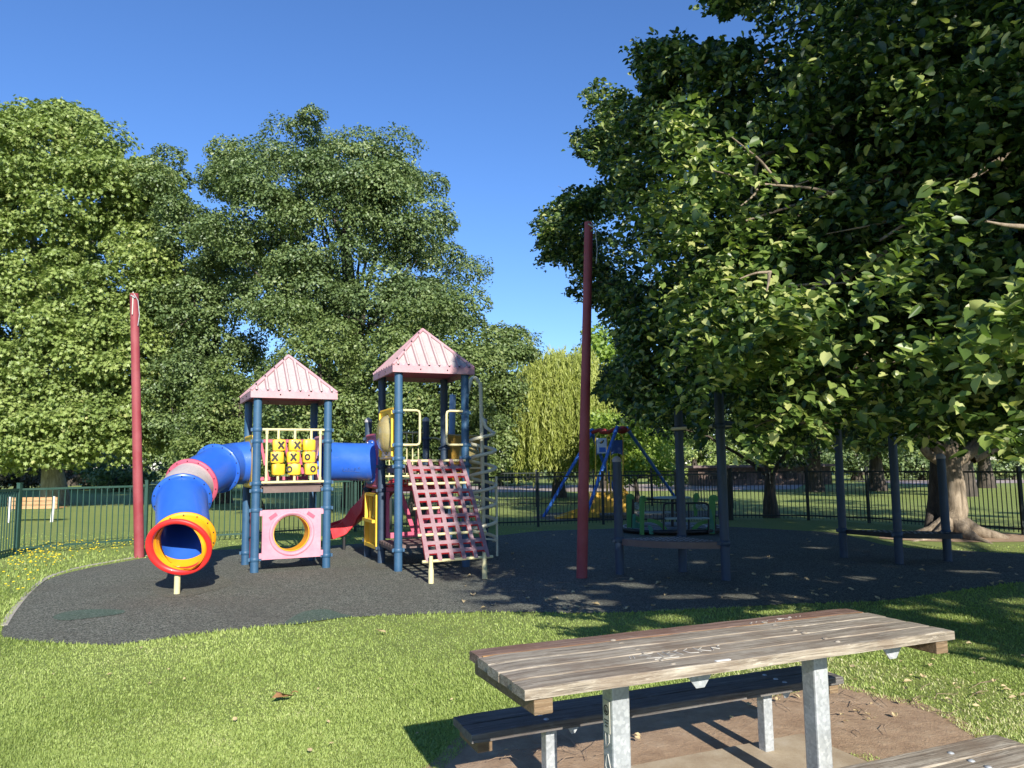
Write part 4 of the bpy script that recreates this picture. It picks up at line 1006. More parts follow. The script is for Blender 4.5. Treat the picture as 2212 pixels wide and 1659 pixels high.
tree('plane_tree','broad pale green plane tree filling the left edge behind the bench',(-21.5,36.5,0),[(-420,330),(-200,240),(-60,225),(0,208),(45,214),(60,236),(110,226),(160,236),(175,262),(235,262),(290,300),(330,330),(352,400),(370,520),(395,640),(400,760),(420,850),(400,940),(360,985),(300,1010),(220,1005),(150,1025),(40,1020),(-100,1040),(-420,1000)],35,4.2,1.05,.17,'leaf_plane','bark_plane',.45,bg_,STAR,k=2.9,cover=2.0,nl=16,shell=.7)
mb=MB(); 
tree('dark_tree','dark green tree between the plane tree and the tallest tree',(G(145,1100)[0]+5,36,0),[(300,360),(335,338),(370,340),(402,362),(425,410),(470,470),(540,560),(560,700),(550,850),(500,960),(420,1015),(330,1010),(300,900),(330,700),(310,500)],33.5,3.0,1.0,.135,'leaf_dark','bark_dark',.4,bg_,k=2.0,cover=2.0,shell=.72)
tree('tall_tree','tallest tree of the picture, rounded dark crown behind the two towers',(-6.4,31.5,0),[(432,405),(438,355),(470,325),(520,305),(560,315),(600,300),(618,268),(648,250),(690,238),(735,262),(775,272),(790,300),(850,300),(905,292),(940,322),(968,352),(962,410),(985,450),(985,500),(1015,540),(1008,570),(1040,600),(1052,680),(1055,720),(900,760),(800,770),(700,740),(600,760),(560,740),(520,690),(500,600),(440,520),(470,470),(425,450)],31,4.2,1.0,.12,'leaf_dark','bark_dark',.42,bg_,k=2.2,cover=2.0,nl=26,shell=.72)
tree('conifer','short dark evergreen behind the tube slide',(-9.4,28.8,0),[(395,870),(420,820),(450,785),(490,778),(525,800),(548,850),(560,930),(570,1030),(375,1035),(380,950)],28.5,1.7,.55,.12,'leaf_mid','bark_dark',.16,bg_,k=2.6,cover=1.6)
tree('bushy_tree','low bushy tree between the two roofed towers',(-6.6,26.6,0),[(560,770),(590,700),(640,672),(700,655),(745,690),(770,740),(800,760),(830,830),(830,940),(800,1030),(700,1045),(560,1045),(540,960),(560,870)],26.5,2.4,.85,.11,'leaf_mid','bark_dark',.2,bg_,k=2.1,cover=1.9,shell=.74)
tree('bushy_tree','low bushy tree rising behind the taller tower roof',(-3.2,25.4,0),[(770,780),(810,720),(860,680),(900,640),(960,620),(1010,650),(1050,700),(1075,760),(1075,900),(1060,1020),(960,1045),(800,1045),(770,930)],25.2,2.5,.85,.11,'leaf_mid','bark_dark',.22,bg_,k=2.1,cover=1.9,shell=.74)
tree('bushy_tree','drooping green tree right of the taller tower beside the willow',(-1.1,29.6,0),[(1020,760),(1060,705),(1110,718),(1150,725),(1175,755),(1150,790),(1115,830),(1100,900),(1092,980),(1085,1030),(1030,1030),(1010,900)],29,2.2,.8,.12,'leaf_mid','bark_dark',.12,bg_,k=2.8,cover=1.9,shell=.74)
tree('pale_tree','bright yellow green tree far off behind the willow',(6,50,0),[(1150,790),(1180,745),(1230,718),(1290,712),(1330,722),(1355,770),(1400,820),(1430,900),(1440,985),(1180,990)],50,4,1.5,.30,'leaf_bright','bark_dark',.3,bg_,k=2.4,cover=1.4)
tree('bright_shrub','bright lime coloured small tree behind the wheelchair swing',(5.2,32.5,0),[(1280,900),(1330,880),(1400,900),(1450,920),(1475,980),(1470,1040),(1400,1045),(1290,1040),(1275,980)],33,1.8,.65,.17,'leaf_bright','bark_dark',.1,bg_,k=2.6,cover=1.5)
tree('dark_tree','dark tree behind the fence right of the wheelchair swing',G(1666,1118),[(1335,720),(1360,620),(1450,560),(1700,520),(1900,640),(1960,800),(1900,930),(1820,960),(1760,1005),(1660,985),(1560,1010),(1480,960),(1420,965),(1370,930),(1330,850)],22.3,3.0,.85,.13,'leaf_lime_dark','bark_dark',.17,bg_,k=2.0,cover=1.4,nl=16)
# willow: hanging strands
def willow(label,d0,u0,u1,vt,vb,ns,base):
    root=thing('willow_tree',label,'tree',base,bg_); PP=[];NN=[];TT=[];SS=[];cx=(u0+u1)/2;W_=(u1-u0)/2
    for i in range(ns):
        a=rng.uniform(-1,1); b_=rng.uniform(-1,1); rr=a*a+b_*b_
        if rr>1: continue
        x=Dp(cx+a*W_,900,d0)[0]; y=d0+b_*W_*d0/F*.8; zt_=Zt(x,y,vt+(vb-vt)*.42*rr**2.2)+rng.normal()*.25; zb=max(.35,Zt(x,y,vb-rng.uniform(0,60)-(rng.random()<.5)*rng.uniform(0,120)))
        if zt_-zb<.6: continue
        L=rng.uniform(.5,1.)*(zt_-zb); z0=rng.uniform(zb+L,zt_) if rng.random()<.75 else zt_; m=int(L/.05); t=np.linspace(0,1,m)
        sw=rng.normal(size=2)*.18; P=np.c_[x+sw[0]*t**.6+rng.normal(size=m)*.05,y+sw[1]*t**.6+rng.normal(size=m)*.05,z0-L*t]
        PP.append(P);NN.append(runit(m)+(.35,-.9,.3));TT.append(np.c_[rng.normal(size=m)*.4,rng.normal(size=m)*.4,-np.ones(m)]);SS.append(rng.uniform(.2,.34,m))
    P=np.concatenate(PP); rn=np.clip(np.repeat(rng.random(len(PP)),[len(q) for q in PP])*.6+rng.random(len(P))*.4,0,1)
    scatter('crown','leaf_willow',P,np.concatenate(NN),np.concatenate(TT),np.concatenate(SS),*WILLOWL,parent=root,rnd=rn)
    lim=[P[i]+(0,0,.3) for i in rng.choice(len(P),10)]
    trunk_mesh(base,(base[0],base[1],Zt(base[0],base[1],vt+70)),.28,.09,lim,'bark_dark',root)
willow('golden weeping willow behind the dark fence left of the leaning red pole',37,1100,1345,770,1048,2100,(2.2,37.5,0))
willow('small far weeping willow seen beyond the lime trunk at the right edge',62,2085,2260,960,1040,420,(39.5,62,0))
willow('small far weeping willow seen between two dark posts at right',66,1960,2075,975,1045,350,(35.5,66,0))
# distant belt of trees and shrubs
def belt(label,x,y,wd,h,zb,leafm,size,name='distant_tree',r=None,k=1.6):
    root=thing(name,label,'tree' if 'tree' in name else 'shrub',(x,y,0),'distant trees and shrubs closing the view')
    r=r or wd*.2; n=int(k*wd*(h-zb)/(r*r)*1.2); q=runit(n)*rng.uniform(.45,1,n)[:,None]
    C=np.array([x,y,(h+zb)/2])+q*np.array([wd/2,wd/2*.7,(h-zb)/2])
    P,N,T,Sz,rn=leaves(C,r,size,1.35); ok=P[:,2]>.1
    scatter('crown',leafm,P[ok],N[ok],T[ok],Sz[ok],*KITE2,parent=root,rnd=rn[ok])
    trunk_mesh((x,y,0),(x,y,h*.7),wd*.03+.08,wd*.012+.02,list(C[:5]),'bark_dark',root); return root
spots=[(-62,78,20,15),(-47,82,18,13),(-34,80,16,11),(-22,78,15,13),(-10,80,15,10),(2,84,15,12),(14,82,15,9),(26,86,17,13),(38,84,16,11),(50,88,18,14),(64,84,18,13),(80,86,20,15),(95,84,20,16)]
nm=['leftmost','second','third','fourth','fifth','sixth','seventh','eighth','ninth','tenth','eleventh','twelfth','rightmost']
for i,(x,y,wd,h) in enumerate(spots):
    belt('far treeline crown, %s of the row along the horizon'%nm[i],x,y,wd,h,.6,['leaf_dark','leaf_mid','leaf_plane'][i%3],.42,r=2.)
for i,(u,d,wd,h,m,lab) in enumerate([(45,66,9,3.0,'leaf_grey','greyish shrub at the far left edge behind the park bench'),(190,64,8,3.2,'leaf_grey','greyish shrub seen under the plane tree near its trunk'),(255,58,7,2.4,'leaf_dark','dark low shrub left of the left red pole'),(480,52,8,3.4,'leaf_dark','dark shrub seen behind the tube slide'),
    (1075,60,7,2.2,'leaf_mid','low shrub behind the spiral climber'),(1500,60,9,3.0,'leaf_plane','pale shrub far beyond the carousel'),(1720,58,7,2.4,'leaf_dark','dark shrub beyond the lawn left of the first right-hand post'),(1850,62,9,3.5,'leaf_dark','dark shrub far off between the right-hand posts'),(1990,60,6,2.0,'leaf_dark','low dark shrub on the mulch left of the lime trunk'),(2190,58,5,1.6,'leaf_dark','small dark shrub on the mulch at the right edge')]):
    p=Dp(u,1000,d); belt(lab,p[0],d,wd,h,.1,m,.26,'shrub',r=1.0,k=1.8)
# more mid-distance park trees at right: trunks with crowns above the fence line
for (u,v,cw,lab) in ((2131,1054,340,'slim dark tree on the far lawn right of the lime trunk'),(2086,1072,260,'dark tree on the far lawn just right of the lime trunk'),(1760,1062,240,'distant tree trunk between the first two right-hand posts'),(1896,1060,260,'distant park tree seen past the second right-hand post')):
    g_=G(u,v); d_=g_[1]
    tree('park_tree',lab,g_,[(u-cw*.7,880),(u-cw*.5,760),(u,700),(u+cw*.5,760),(u+cw*.7,900),(u+cw*.45,1000),(u+cw*.1,985),(u-cw*.3,1004),(u-cw*.6,985)],d_,3.5,1.1,.24,'leaf_dark','bark_dark',.35,bg_,k=1.8,cover=1.3,nl=6)
# long low brick building seen through the fence
g_=Dp(1690,1040,52); HB=thing('low_building','long low brown brick building seen through the fence beyond the lawn','building',(g_[0],52,0))
mb=MB(); mb.box((g_[0]-1.,54,.6),(9,3,1.2)); mb.build('wall','brick',HB); mb=MB(); mb.box((g_[0]-1.,54,1.3),(9.8,3.8,.16)); mb.build('roof','brown_metal',HB)
for i in range(5):
    mb=MB(); mb.box((g_[0]-4.4+i*1.7,52.48,.7),(.9,.06,.5)); mb.build('window','black_metal',HB)
# ---------------- the lime tree whose trunk shows at right
LA=G(2062,1160); root=thing('lime_tree','lime tree whose sunlit pale trunk stands beside the right-hand fence','tree',LA,'lime trees shading the playground')
polyA=[(1560,620),(1500,500),(1600,380),(1800,300),(2100,200),(2500,150),(2800,400),(2800,900),(2500,985),(2300,975),(2180,1000),(2120,980),(2040,955),(1960,990),(1880,960),(1800,970),(1720,940),(1620,960),(1560,930),(1500,850),(1480,720)]
C=clumps_from_outline(polyA,15.2,4.0,.75,1.7); P,N,T,Sz,rn=leaves(C,.75,.12,1.2); gx,gy=P[:,0]-P[:,2]*.636,P[:,1]+P[:,2]*1.9; ok=~((abs(gx-8.4)<1.5)&(gy>14)&(gy<18.2)&(P[:,1]<14.8)); P,N,T,Sz,rn=P[ok],N[ok],T[ok],Sz[ok],rn[ok]
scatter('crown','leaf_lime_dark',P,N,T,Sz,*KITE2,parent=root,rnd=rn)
b=np.array([LA[0],LA[1],0]); mb=MB()
W=lambda u,v,y=None: Dp(u,v,y if y else LA[1])
mb.tube([b-(0,0,.05),b+(.02,0,.08),b+(-.02,0,.3),W(2068,1100),W(2062,1040),W(2050,990),W(2046,960)],[.5,.34,.25,.205,.19,.2,.19],20,cap=False)
for e,rr in (((1990,960),.13),((1960,880),.13),((2040,840),.17),((2120,930),.13),((2180,900),.14)):
    p=W(2055,1000); q=W(*e); mb.tube(spline([p,p*.5+q*.5+(0,0,-.1),q,q+(q-p)*.9+(0,rng.uniform(-1,1),1)],4),np.linspace(rr*1.15,rr*.4,13),9,cap=False)
mb.tube(spline([W(2100,990),W(2160,960),W(2200,900),W(2240,820)],4),np.linspace(.12,.05,13),8,cap=False)
for i in range(7):
    an=rng.uniform(0,6.28); an=[-.2,-.6,-1.6,-2.6,3.0,1.2,.5][i]; L=rng.uniform(.9,1.7); dq=np.array([math.cos(an),math.sin(an),0])
    mb.tube([b+dq*.15+(0,0,.28),b+dq*.45+(0,0,.1),b+dq*.8+(0,0,.02),b+dq*L+(0,0,-.05)],[.17,.13,.09,.03],8,cap=False)
mb.build('trunk','bark_brown',root)
q=MB(); q.tube([G(2015,1158)-(0,0,.05),W(2018,1080,16.8),W(2022,1000,16.8),W(2020,900,16.8)],[.2,.13,.12,.1],12,cap=False); 
r2=thing('lime_tree','slim dark trunk close behind the last dark blue post','tree',G(2015,1158),'lime trees shading the playground'); q.build('trunk','bark_dark',r2)
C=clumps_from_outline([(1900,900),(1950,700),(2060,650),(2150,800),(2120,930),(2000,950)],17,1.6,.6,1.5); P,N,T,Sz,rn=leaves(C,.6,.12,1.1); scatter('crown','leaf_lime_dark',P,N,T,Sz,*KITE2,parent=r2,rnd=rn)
mb=MB(); o=sheet('dirt_patch',closed_smooth([(LA[0]-1.6,LA[1]-.2),(LA[0]-.6,LA[1]-1.0),(LA[0]+1.,LA[1]-1.1),(LA[0]+3.,LA[1]-.9),(LA[0]+3.2,LA[1]-.1),(LA[0]+1,LA[1]+.6),(LA[0]-.9,LA[1]+.5)]),'soil',.008)
# ---------------- near lime tree reaching into the picture from the right
SIL=[(1540,-60),(1515,8),(1560,28),(1600,10),(1650,45),(1640,75),(1560,95),(1500,100),(1470,62),(1440,85),(1380,80),(1362,105),(1385,170),(1400,235),(1350,200),(1290,175),(1262,178),(1255,215),(1295,250),(1232,285),(1245,330),(1300,352),(1320,385),(1270,400),(1200,412),(1190,440),(1148,475),(1172,520),(1165,565),(1215,560),(1252,590),(1228,632),(1268,655),(1300,648),(1310,690),(1345,690),(1330,770),(1285,800),(1290,850),(1340,870),(1360,900),(1420,905),(1470,890),(1520,930),(1480,985),(1530,1010),(1590,985),(1650,1012),(1700,985),(1760,950),(1830,960),(1900,940),(1960,965),(2010,945),(2060,975),(2110,930),(2150,965),(2180,1000),(2230,960),(2420,1000),(2420,-60)]
def shade_ok(gx,gy):
    """True where the crowns may throw shade on the ground"""
    xb=np.interp(gy,[7,9.2,12,15.5,19,21,30],[0.3,-.8,-1.15,-2.5,-3.1,-3.35,-6.5])
    ok=(gx>xb)&(gy>np.interp(gx,[-3,0,2,3.2,5,8,12],[9.3,7.3,6.5,5.9,5.2,4.6,4.2]))
    return ok
def gproj(P): return P[:,0]-P[:,2]*.636, P[:,1]+P[:,2]*1.90
def dfront(u): return np.interp(u,[1150,1310,1370,1500,1800,2212,2400],[11.3,11.1,8.2,6.4,4.9,3.9,3.6])
root=thing('lime_tree','huge lime tree whose leafy branches fill the upper right of the picture','tree',(9.8,5.2,0),'lime trees shading the playground')
sil=np.array(SIL,float)
def visible_clumps(n,r,poly,dlo,dhi,maxedge=None):
    C=[]; 
    while len(C)<n:
        U=rng.uniform(1140,2420,4000);Vv=rng.uniform(-60,1015,4000); ok=inpoly(U,Vv,poly)
        U,Vv=U[ok],Vv[ok]; e=edgedist(U,Vv,sil); d_=dfront(U)+rng.uniform(dlo,dhi,len(U)); rp=r*F/d_
        rp2=rp*rng.uniform(.35,.95,len(U)); ok=(e>rp2)|(U>2300)|(Vv<0); U,Vv,d_=U[ok],Vv[ok],d_[ok]
        P=np.array([Dp(u,v,y) for u,v,y in zip(U,Vv,d_)]) if len(U) else np.zeros((0,3))
        P=P[~(((U>1500)&(U<1600)&(Vv>835))|((U>1420)&(U<1500)&(Vv>875)))]; gx,gy=gproj(P); P=P[shade_ok(gx,gy)]
        C.extend(P.tolist())
    return np.array(C[:n])
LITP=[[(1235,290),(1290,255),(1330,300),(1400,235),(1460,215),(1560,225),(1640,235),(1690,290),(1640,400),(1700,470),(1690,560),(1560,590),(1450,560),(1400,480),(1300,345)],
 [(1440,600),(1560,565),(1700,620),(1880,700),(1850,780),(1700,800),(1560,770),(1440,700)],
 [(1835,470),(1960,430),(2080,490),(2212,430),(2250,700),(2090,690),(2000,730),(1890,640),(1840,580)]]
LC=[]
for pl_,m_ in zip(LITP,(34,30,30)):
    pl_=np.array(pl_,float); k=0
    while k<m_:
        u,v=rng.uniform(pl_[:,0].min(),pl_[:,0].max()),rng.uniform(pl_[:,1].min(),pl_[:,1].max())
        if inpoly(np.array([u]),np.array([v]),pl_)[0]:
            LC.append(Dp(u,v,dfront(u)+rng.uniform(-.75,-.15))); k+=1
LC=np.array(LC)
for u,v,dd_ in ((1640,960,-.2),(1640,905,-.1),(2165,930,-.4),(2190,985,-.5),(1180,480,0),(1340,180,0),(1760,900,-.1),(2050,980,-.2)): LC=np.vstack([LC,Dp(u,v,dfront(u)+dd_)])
LG=np.c_[gproj(LC)]
TG=np.array([(8.75,15.3,z) for z in (.1,.5,.9,1.3)]+[(8.2,15.0,.05),(9.4,15.0,.05),(10.,15.1,.05),(9.0,14.8,.05)])
_r=random.Random(8)
DG=[(G(u,v)[0],G(u,v)[1],_r.uniform(.2,.42),_r.uniform(.13,.24)) for u,v in ((1256,1228),(1232,1290),(1285,1280),(1330,1262),(1390,1268),(1560,1190),(1500,1215),(1690,1240),(1730,1290),(1850,1250),(1640,1205),(1360,1168),(1300,1303),(1000,1272),(1060,1292),(1110,1312),(1750,1185),(1900,1162),(1470,1290),(1590,1290),
 (2100,1235),(2190,1300),(2050,1335),(1900,1395),(2000,1425),(1960,1350),(2130,1395),(1840,1430),(1700,1325),(1450,1337),(1250,1347),(1180,1338),(2070,1300),(2200,1370),(1780,1330),(1930,1315),(1440,1160),(1570,1146),(1980,1165))]
def dapple_gap(P):
    gx,gy=gproj(P); m=np.zeros(len(P),bool)
    for a,b_,rx_,ry_ in DG: m|=((gx-a)/rx_)**2+((gy-b_)/ry_)**2<1
    return m
def trunk_gap(P,rad=.8):
    gx,gy=gproj(P); m=np.zeros(len(P),bool)
    for c_ in TG:
        a,b_=c_[0]-c_[2]*.636,c_[1]+c_[2]*1.9; m|=((gx-a)**2+((gy-b_)*.45)**2<rad*rad)&(P[:,1]<14.6)
    return m
def sun_gap(P,rad=.27,dz=.16):
    """True for leaves that would stand between the sun and the sunlit sprays"""
    gx,gy=gproj(P); m=np.zeros(len(P),bool)
    for (a,b_),c_ in zip(LG,LC):
        m|=((gx-a)**2+((gy-b_)*.45)**2<rad*rad)&(P[:,2]>c_[2]+dz)&(P[:,1]<c_[1]+.1)
    return m
C1=visible_clumps(640,.34,sil,.35,1.8); C2=visible_clumps(520,.45,sil,1.2,3.6); C3=visible_clumps(380,.6,sil,3.2,5.2)
def spray_leaves(C,r,size,tw,lp,lit=False):
    """leaves set alternately along short drooping twigs"""
    nc=len(C)*tw; ci=np.repeat(np.arange(len(C)),tw)
    main=runit(len(C))*np.array([1,.9,.4])+np.array([-.65,-.3,-.12]); main/=np.linalg.norm(main,axis=1,keepdims=True)
    d_=main[ci]+runit(nc)*np.array([.75,.75,.45]); d_/=np.linalg.norm(d_,axis=1,keepdims=True)
    st=C[ci]-main[ci]*r*.8+runit(nc)*(r*.55*rng.random(nc)**.4)[:,None]*np.array([1,1,.7])
    L=r*rng.uniform(.9,1.9,nc); t=np.tile(np.linspace(.08,1,lp),(nc,1))+rng.normal(size=(nc,lp))*.03
    P=st[:,None,:]+d_[:,None,:]*(L[:,None]*t)[:,:,None]; P[:,:,2]-=.55*L[:,None]*t*t*.6
    sg=np.where((np.arange(lp)%2)[None,:]==0,1,-1)*np.ones((nc,1)); sd=np.cross(d_,(0,0,1.)); sd/=np.linalg.norm(sd,axis=1,keepdims=True)+1e-6
    T=sd[:,None,:]*sg[:,:,None]*.75+d_[:,None,:]*.5+np.array([0,0,-.65])+rng.normal(size=(nc,lp,3))*.28
    N=np.array([.12,-.35,.75] if lit else [0,-.25,.7])+rng.normal(size=(nc,lp,3))*(.36 if lit else .48)
    T=T.reshape(-1,3); Tn=T/np.linalg.norm(T,axis=1,keepdims=True); P=P.reshape(-1,3)+Tn*size*.6; n=len(P)
    return P,N.reshape(-1,3),T,size*rng.uniform(.55,1.3,n),rng.random(n)
def near_leaves(C,r,size,n_per,up=.5):
    n=len(C)*n_per; idx=np.repeat(np.arange(len(C)),n_per); w_=runit(n)*(rng.random(n)**.45)[:,None]
    ax_=runit(len(C))*np.array([1,1,.35])+np.array([-.5,-.3,-.25])      # every spray has its own direction
    ax_/=np.linalg.norm(ax_,axis=1,keepdims=True)
    t=np.sum(w_*ax_[idx],1,keepdims=True); P=C[idx]+(w_*.62+ax_[idx]*t*.75)*r; P[:,2]-=.18*r*t[:,0]**2
    N=runit(n)*.75+np.array([.05,-.35,.6])*1.; T=runit(n)*.55+ax_[idx]*.5+np.array([0,0,-.75])
    return P,N,T,size*rng.uniform(.6,1.25,n),np.clip(rng.random(n),0,1)
C1=C1[~sun_gap(C1)];C2=C2[~sun_gap(C2)];C3=C3[~sun_gap(C3)]
U=rng.uniform(1140,1600,60000);Vv=rng.uniform(-30,920,60000); e=edgedist(U,Vv,sil); k_=inpoly(U,Vv,sil)&(e>5)&(e<60); U,Vv=U[k_][:800],Vv[k_][:800]
C0=np.array([Dp(u,v,dfront(u)+rng.uniform(.1,1.6)) for u,v in zip(U,Vv)]); gx,gy=gproj(C0); C0=C0[shade_ok(gx+.1,gy)]
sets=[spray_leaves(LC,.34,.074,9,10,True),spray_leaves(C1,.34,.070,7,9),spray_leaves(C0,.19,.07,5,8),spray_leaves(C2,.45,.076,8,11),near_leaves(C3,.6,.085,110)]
nl_=len(LC)*90; q_=sets[0][4]; sets[0]=sets[0][:4]+(np.clip(.48+.52*q_,0,1),)  # sunlit sprays take only the paler tints: pale bracts, plus sunlight painted in
P=np.concatenate([q[0] for q in sets]);N=np.concatenate([q[1] for q in sets]);T=np.concatenate([q[2] for q in sets]);Sz=np.concatenate([q[3] for q in sets]);rn=np.concatenate([q[4] for q in sets])
gx,gy=gproj(P); ok=(shade_ok(gx,gy)|(np.arange(len(P))<nl_))&(np.linalg.norm(P-CO,axis=1)>2.6)&~(sun_gap(P,.22,.35))&~trunk_gap(P)&~dapple_gap(P)
u,v=px(P); ins=inpoly(u,v,sil)|(edgedist(u,v,sil)<12+13*np.sin(u*.11+v*.05)*np.sin(v*.13)+rng.uniform(-3,6,len(u)))|(u>2350)|(v<-40)
for a_,b_,c_ in ((1526,1584,846),(1444,1486,886),(1802,1834,925),(1922,1950,955),(2015,2050,975)): ins&=~((u>a_)&(u<b_)&(v>c_))
ok&=ins
nv=int(ok.sum())
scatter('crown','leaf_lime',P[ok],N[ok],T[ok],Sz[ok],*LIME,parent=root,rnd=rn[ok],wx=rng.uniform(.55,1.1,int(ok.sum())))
mb=MB(); b=np.array([9.8,5.2,0.]); mb.tube([b-(0,0,.05),b+(0,0,.4),b+(-.1,0,2.4),b+(-.2,0,5),b+(-.4,-.1,8)],[.6,.42,.36,.3,.2],18,cap=False)
for (u,v,dy,rr) in ((1560,372,6.3,.045),(1500,180,7.6,.05),(1700,650,5.6,.04),(1900,520,5.2,.035),(2000,300,5.8,.05),(1750,120,7.,.05),(1450,760,7.6,.04),(1650,900,7.,.04),(2100,760,4.9,.03),(1950,900,6.,.035),(2150,100,6.2,.06),(1600,480,6.,.03)):
    e=Dp(u,v,dy); a_=b+(-.15,0,rng.uniform(2.6,6.5)); m_=(a_+e)/2+(0,0,.7); pts=spline([a_,a_*.66+m_*.34+(0,0,.2),m_,m_*.4+e*.6+(0,0,.12),e],5)
    mb.tube(pts,np.linspace(rr*2.2,rr*.28,len(pts)),8,cap=False)
    for _ in range(7):
        i=rng.integers(len(pts)//2,len(pts)-1); p=pts[i]; q_=p+np.array([rng.uniform(-.9,.3),rng.uniform(-.6,.5),rng.uniform(-.5,.35)]); mb.tube([p,(p+q_)/2+rng.normal(size=3)*.06,q_],[rr*.4,rr*.26,rr*.1],5,cap=False)
# bare twigs that catch the light
for pts in ([(1830,425),(1760,408),(1700,402),(1640,396),(1585,380),(1540,368)],[(1680,395),(1645,350),(1610,320),(1580,296)],[(1665,588),(1632,590),(1598,602)],[(1662,590),(1660,612),(1655,632)],[(2212,490),(2170,486),(2130,478)],[(1640,396),(1630,420),(1600,445)]):
    d_=dfront(pts[-1][0])-.75; W3=spline([Dp(u,v,d_-.08*i) for i,(u,v) in enumerate(pts)],4); mb.tube(W3,np.linspace(.012,.004,len(W3)),6,cap=False)
C=C2[rng.choice(len(C2),90)]
for c_ in C:
    v_=runit(1)[0]*np.array([1,.6,.35])*rng.uniform(.3,.9); mb.tube([c_-v_,c_+rng.normal(size=3)*.05,c_+v_],[.011,.008,.003],5,cap=False)
mb.build('trunk','bark_brown',root)
# ---------------- lime tree beside and behind the camera: its crown throws the shade on the playground
root=thing('lime_tree','large lime tree beside the viewpoint shading the rubber playground surface','tree',(8.5,-4.5,0),'lime trees shading the playground')
C=[]
while len(C)<1500:
    gx=rng.uniform(-6,14,3000); gy=rng.uniform(4.5,22.5,3000); ok=shade_ok(gx-.35,gy-.4)
    soft=(gy>22)&(rng.random(3000)<.5); ok&=~soft
    gx,gy=gx[ok],gy[ok]; z=rng.uniform(3.2,11.5,len(gx)); P=np.c_[gx+z*.636,gy-z*1.9,z]
    u,v=px(P); q=P@CR[:,1]; inf=(P[:,1]>.3)&(u>-150)&(u<2362)&(v>-100)&(v<1750); inside=inpoly(u,v,sil)
    ok=(~inf)&(np.linalg.norm(P-CO,axis=1)>3.4)&(P[:,1]>-11)&((P[:,0]-7)**2+(P[:,1]+2)**2<110)
    C.extend(P[ok].tolist())
C=np.array(C[:1500])
# leave some dapples: clumps are dropped where a slow noise over the ground is high
gx,gy=gproj(C); nz=np.sin(gx*2.1+1.3*np.sin(gy*1.1))*np.sin(gy*1.7+gx*.6)
edge=gy<np.interp(gx,[-3,0,3,6,12],[9.6,8.6,8.8,9.2,9.6])
C=C[~((nz>.36)|(edge&(nz>-.45))|(rng.random(len(C))<.08))]
P,N,T,Sz,rn=leaves(C,.62,.16,1.5,flat=.8); gx,gy=gproj(P); ok=shade_ok(gx,gy)&(np.linalg.norm(P-CO,axis=1)>2.8)&~sun_gap(P,.25,.2)&~trunk_gap(P)&~dapple_gap(P)
u,v=px(P); inf=(P[:,1]>.2)&(u>-60)&(u<2270)&(v>-40)&(v<1700); ok&=~inf
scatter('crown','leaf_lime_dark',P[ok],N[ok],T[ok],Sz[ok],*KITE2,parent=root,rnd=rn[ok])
lim=[c for c in C[rng.choice(len(C),40)] if c[0]>4][:14]
trunk_mesh((8.5,-4.5,0),(7.8,-3.5,10),.45,.12,lim,'bark_brown',root)
print('near leaves',nv,'shade leaves',int(ok.sum()))
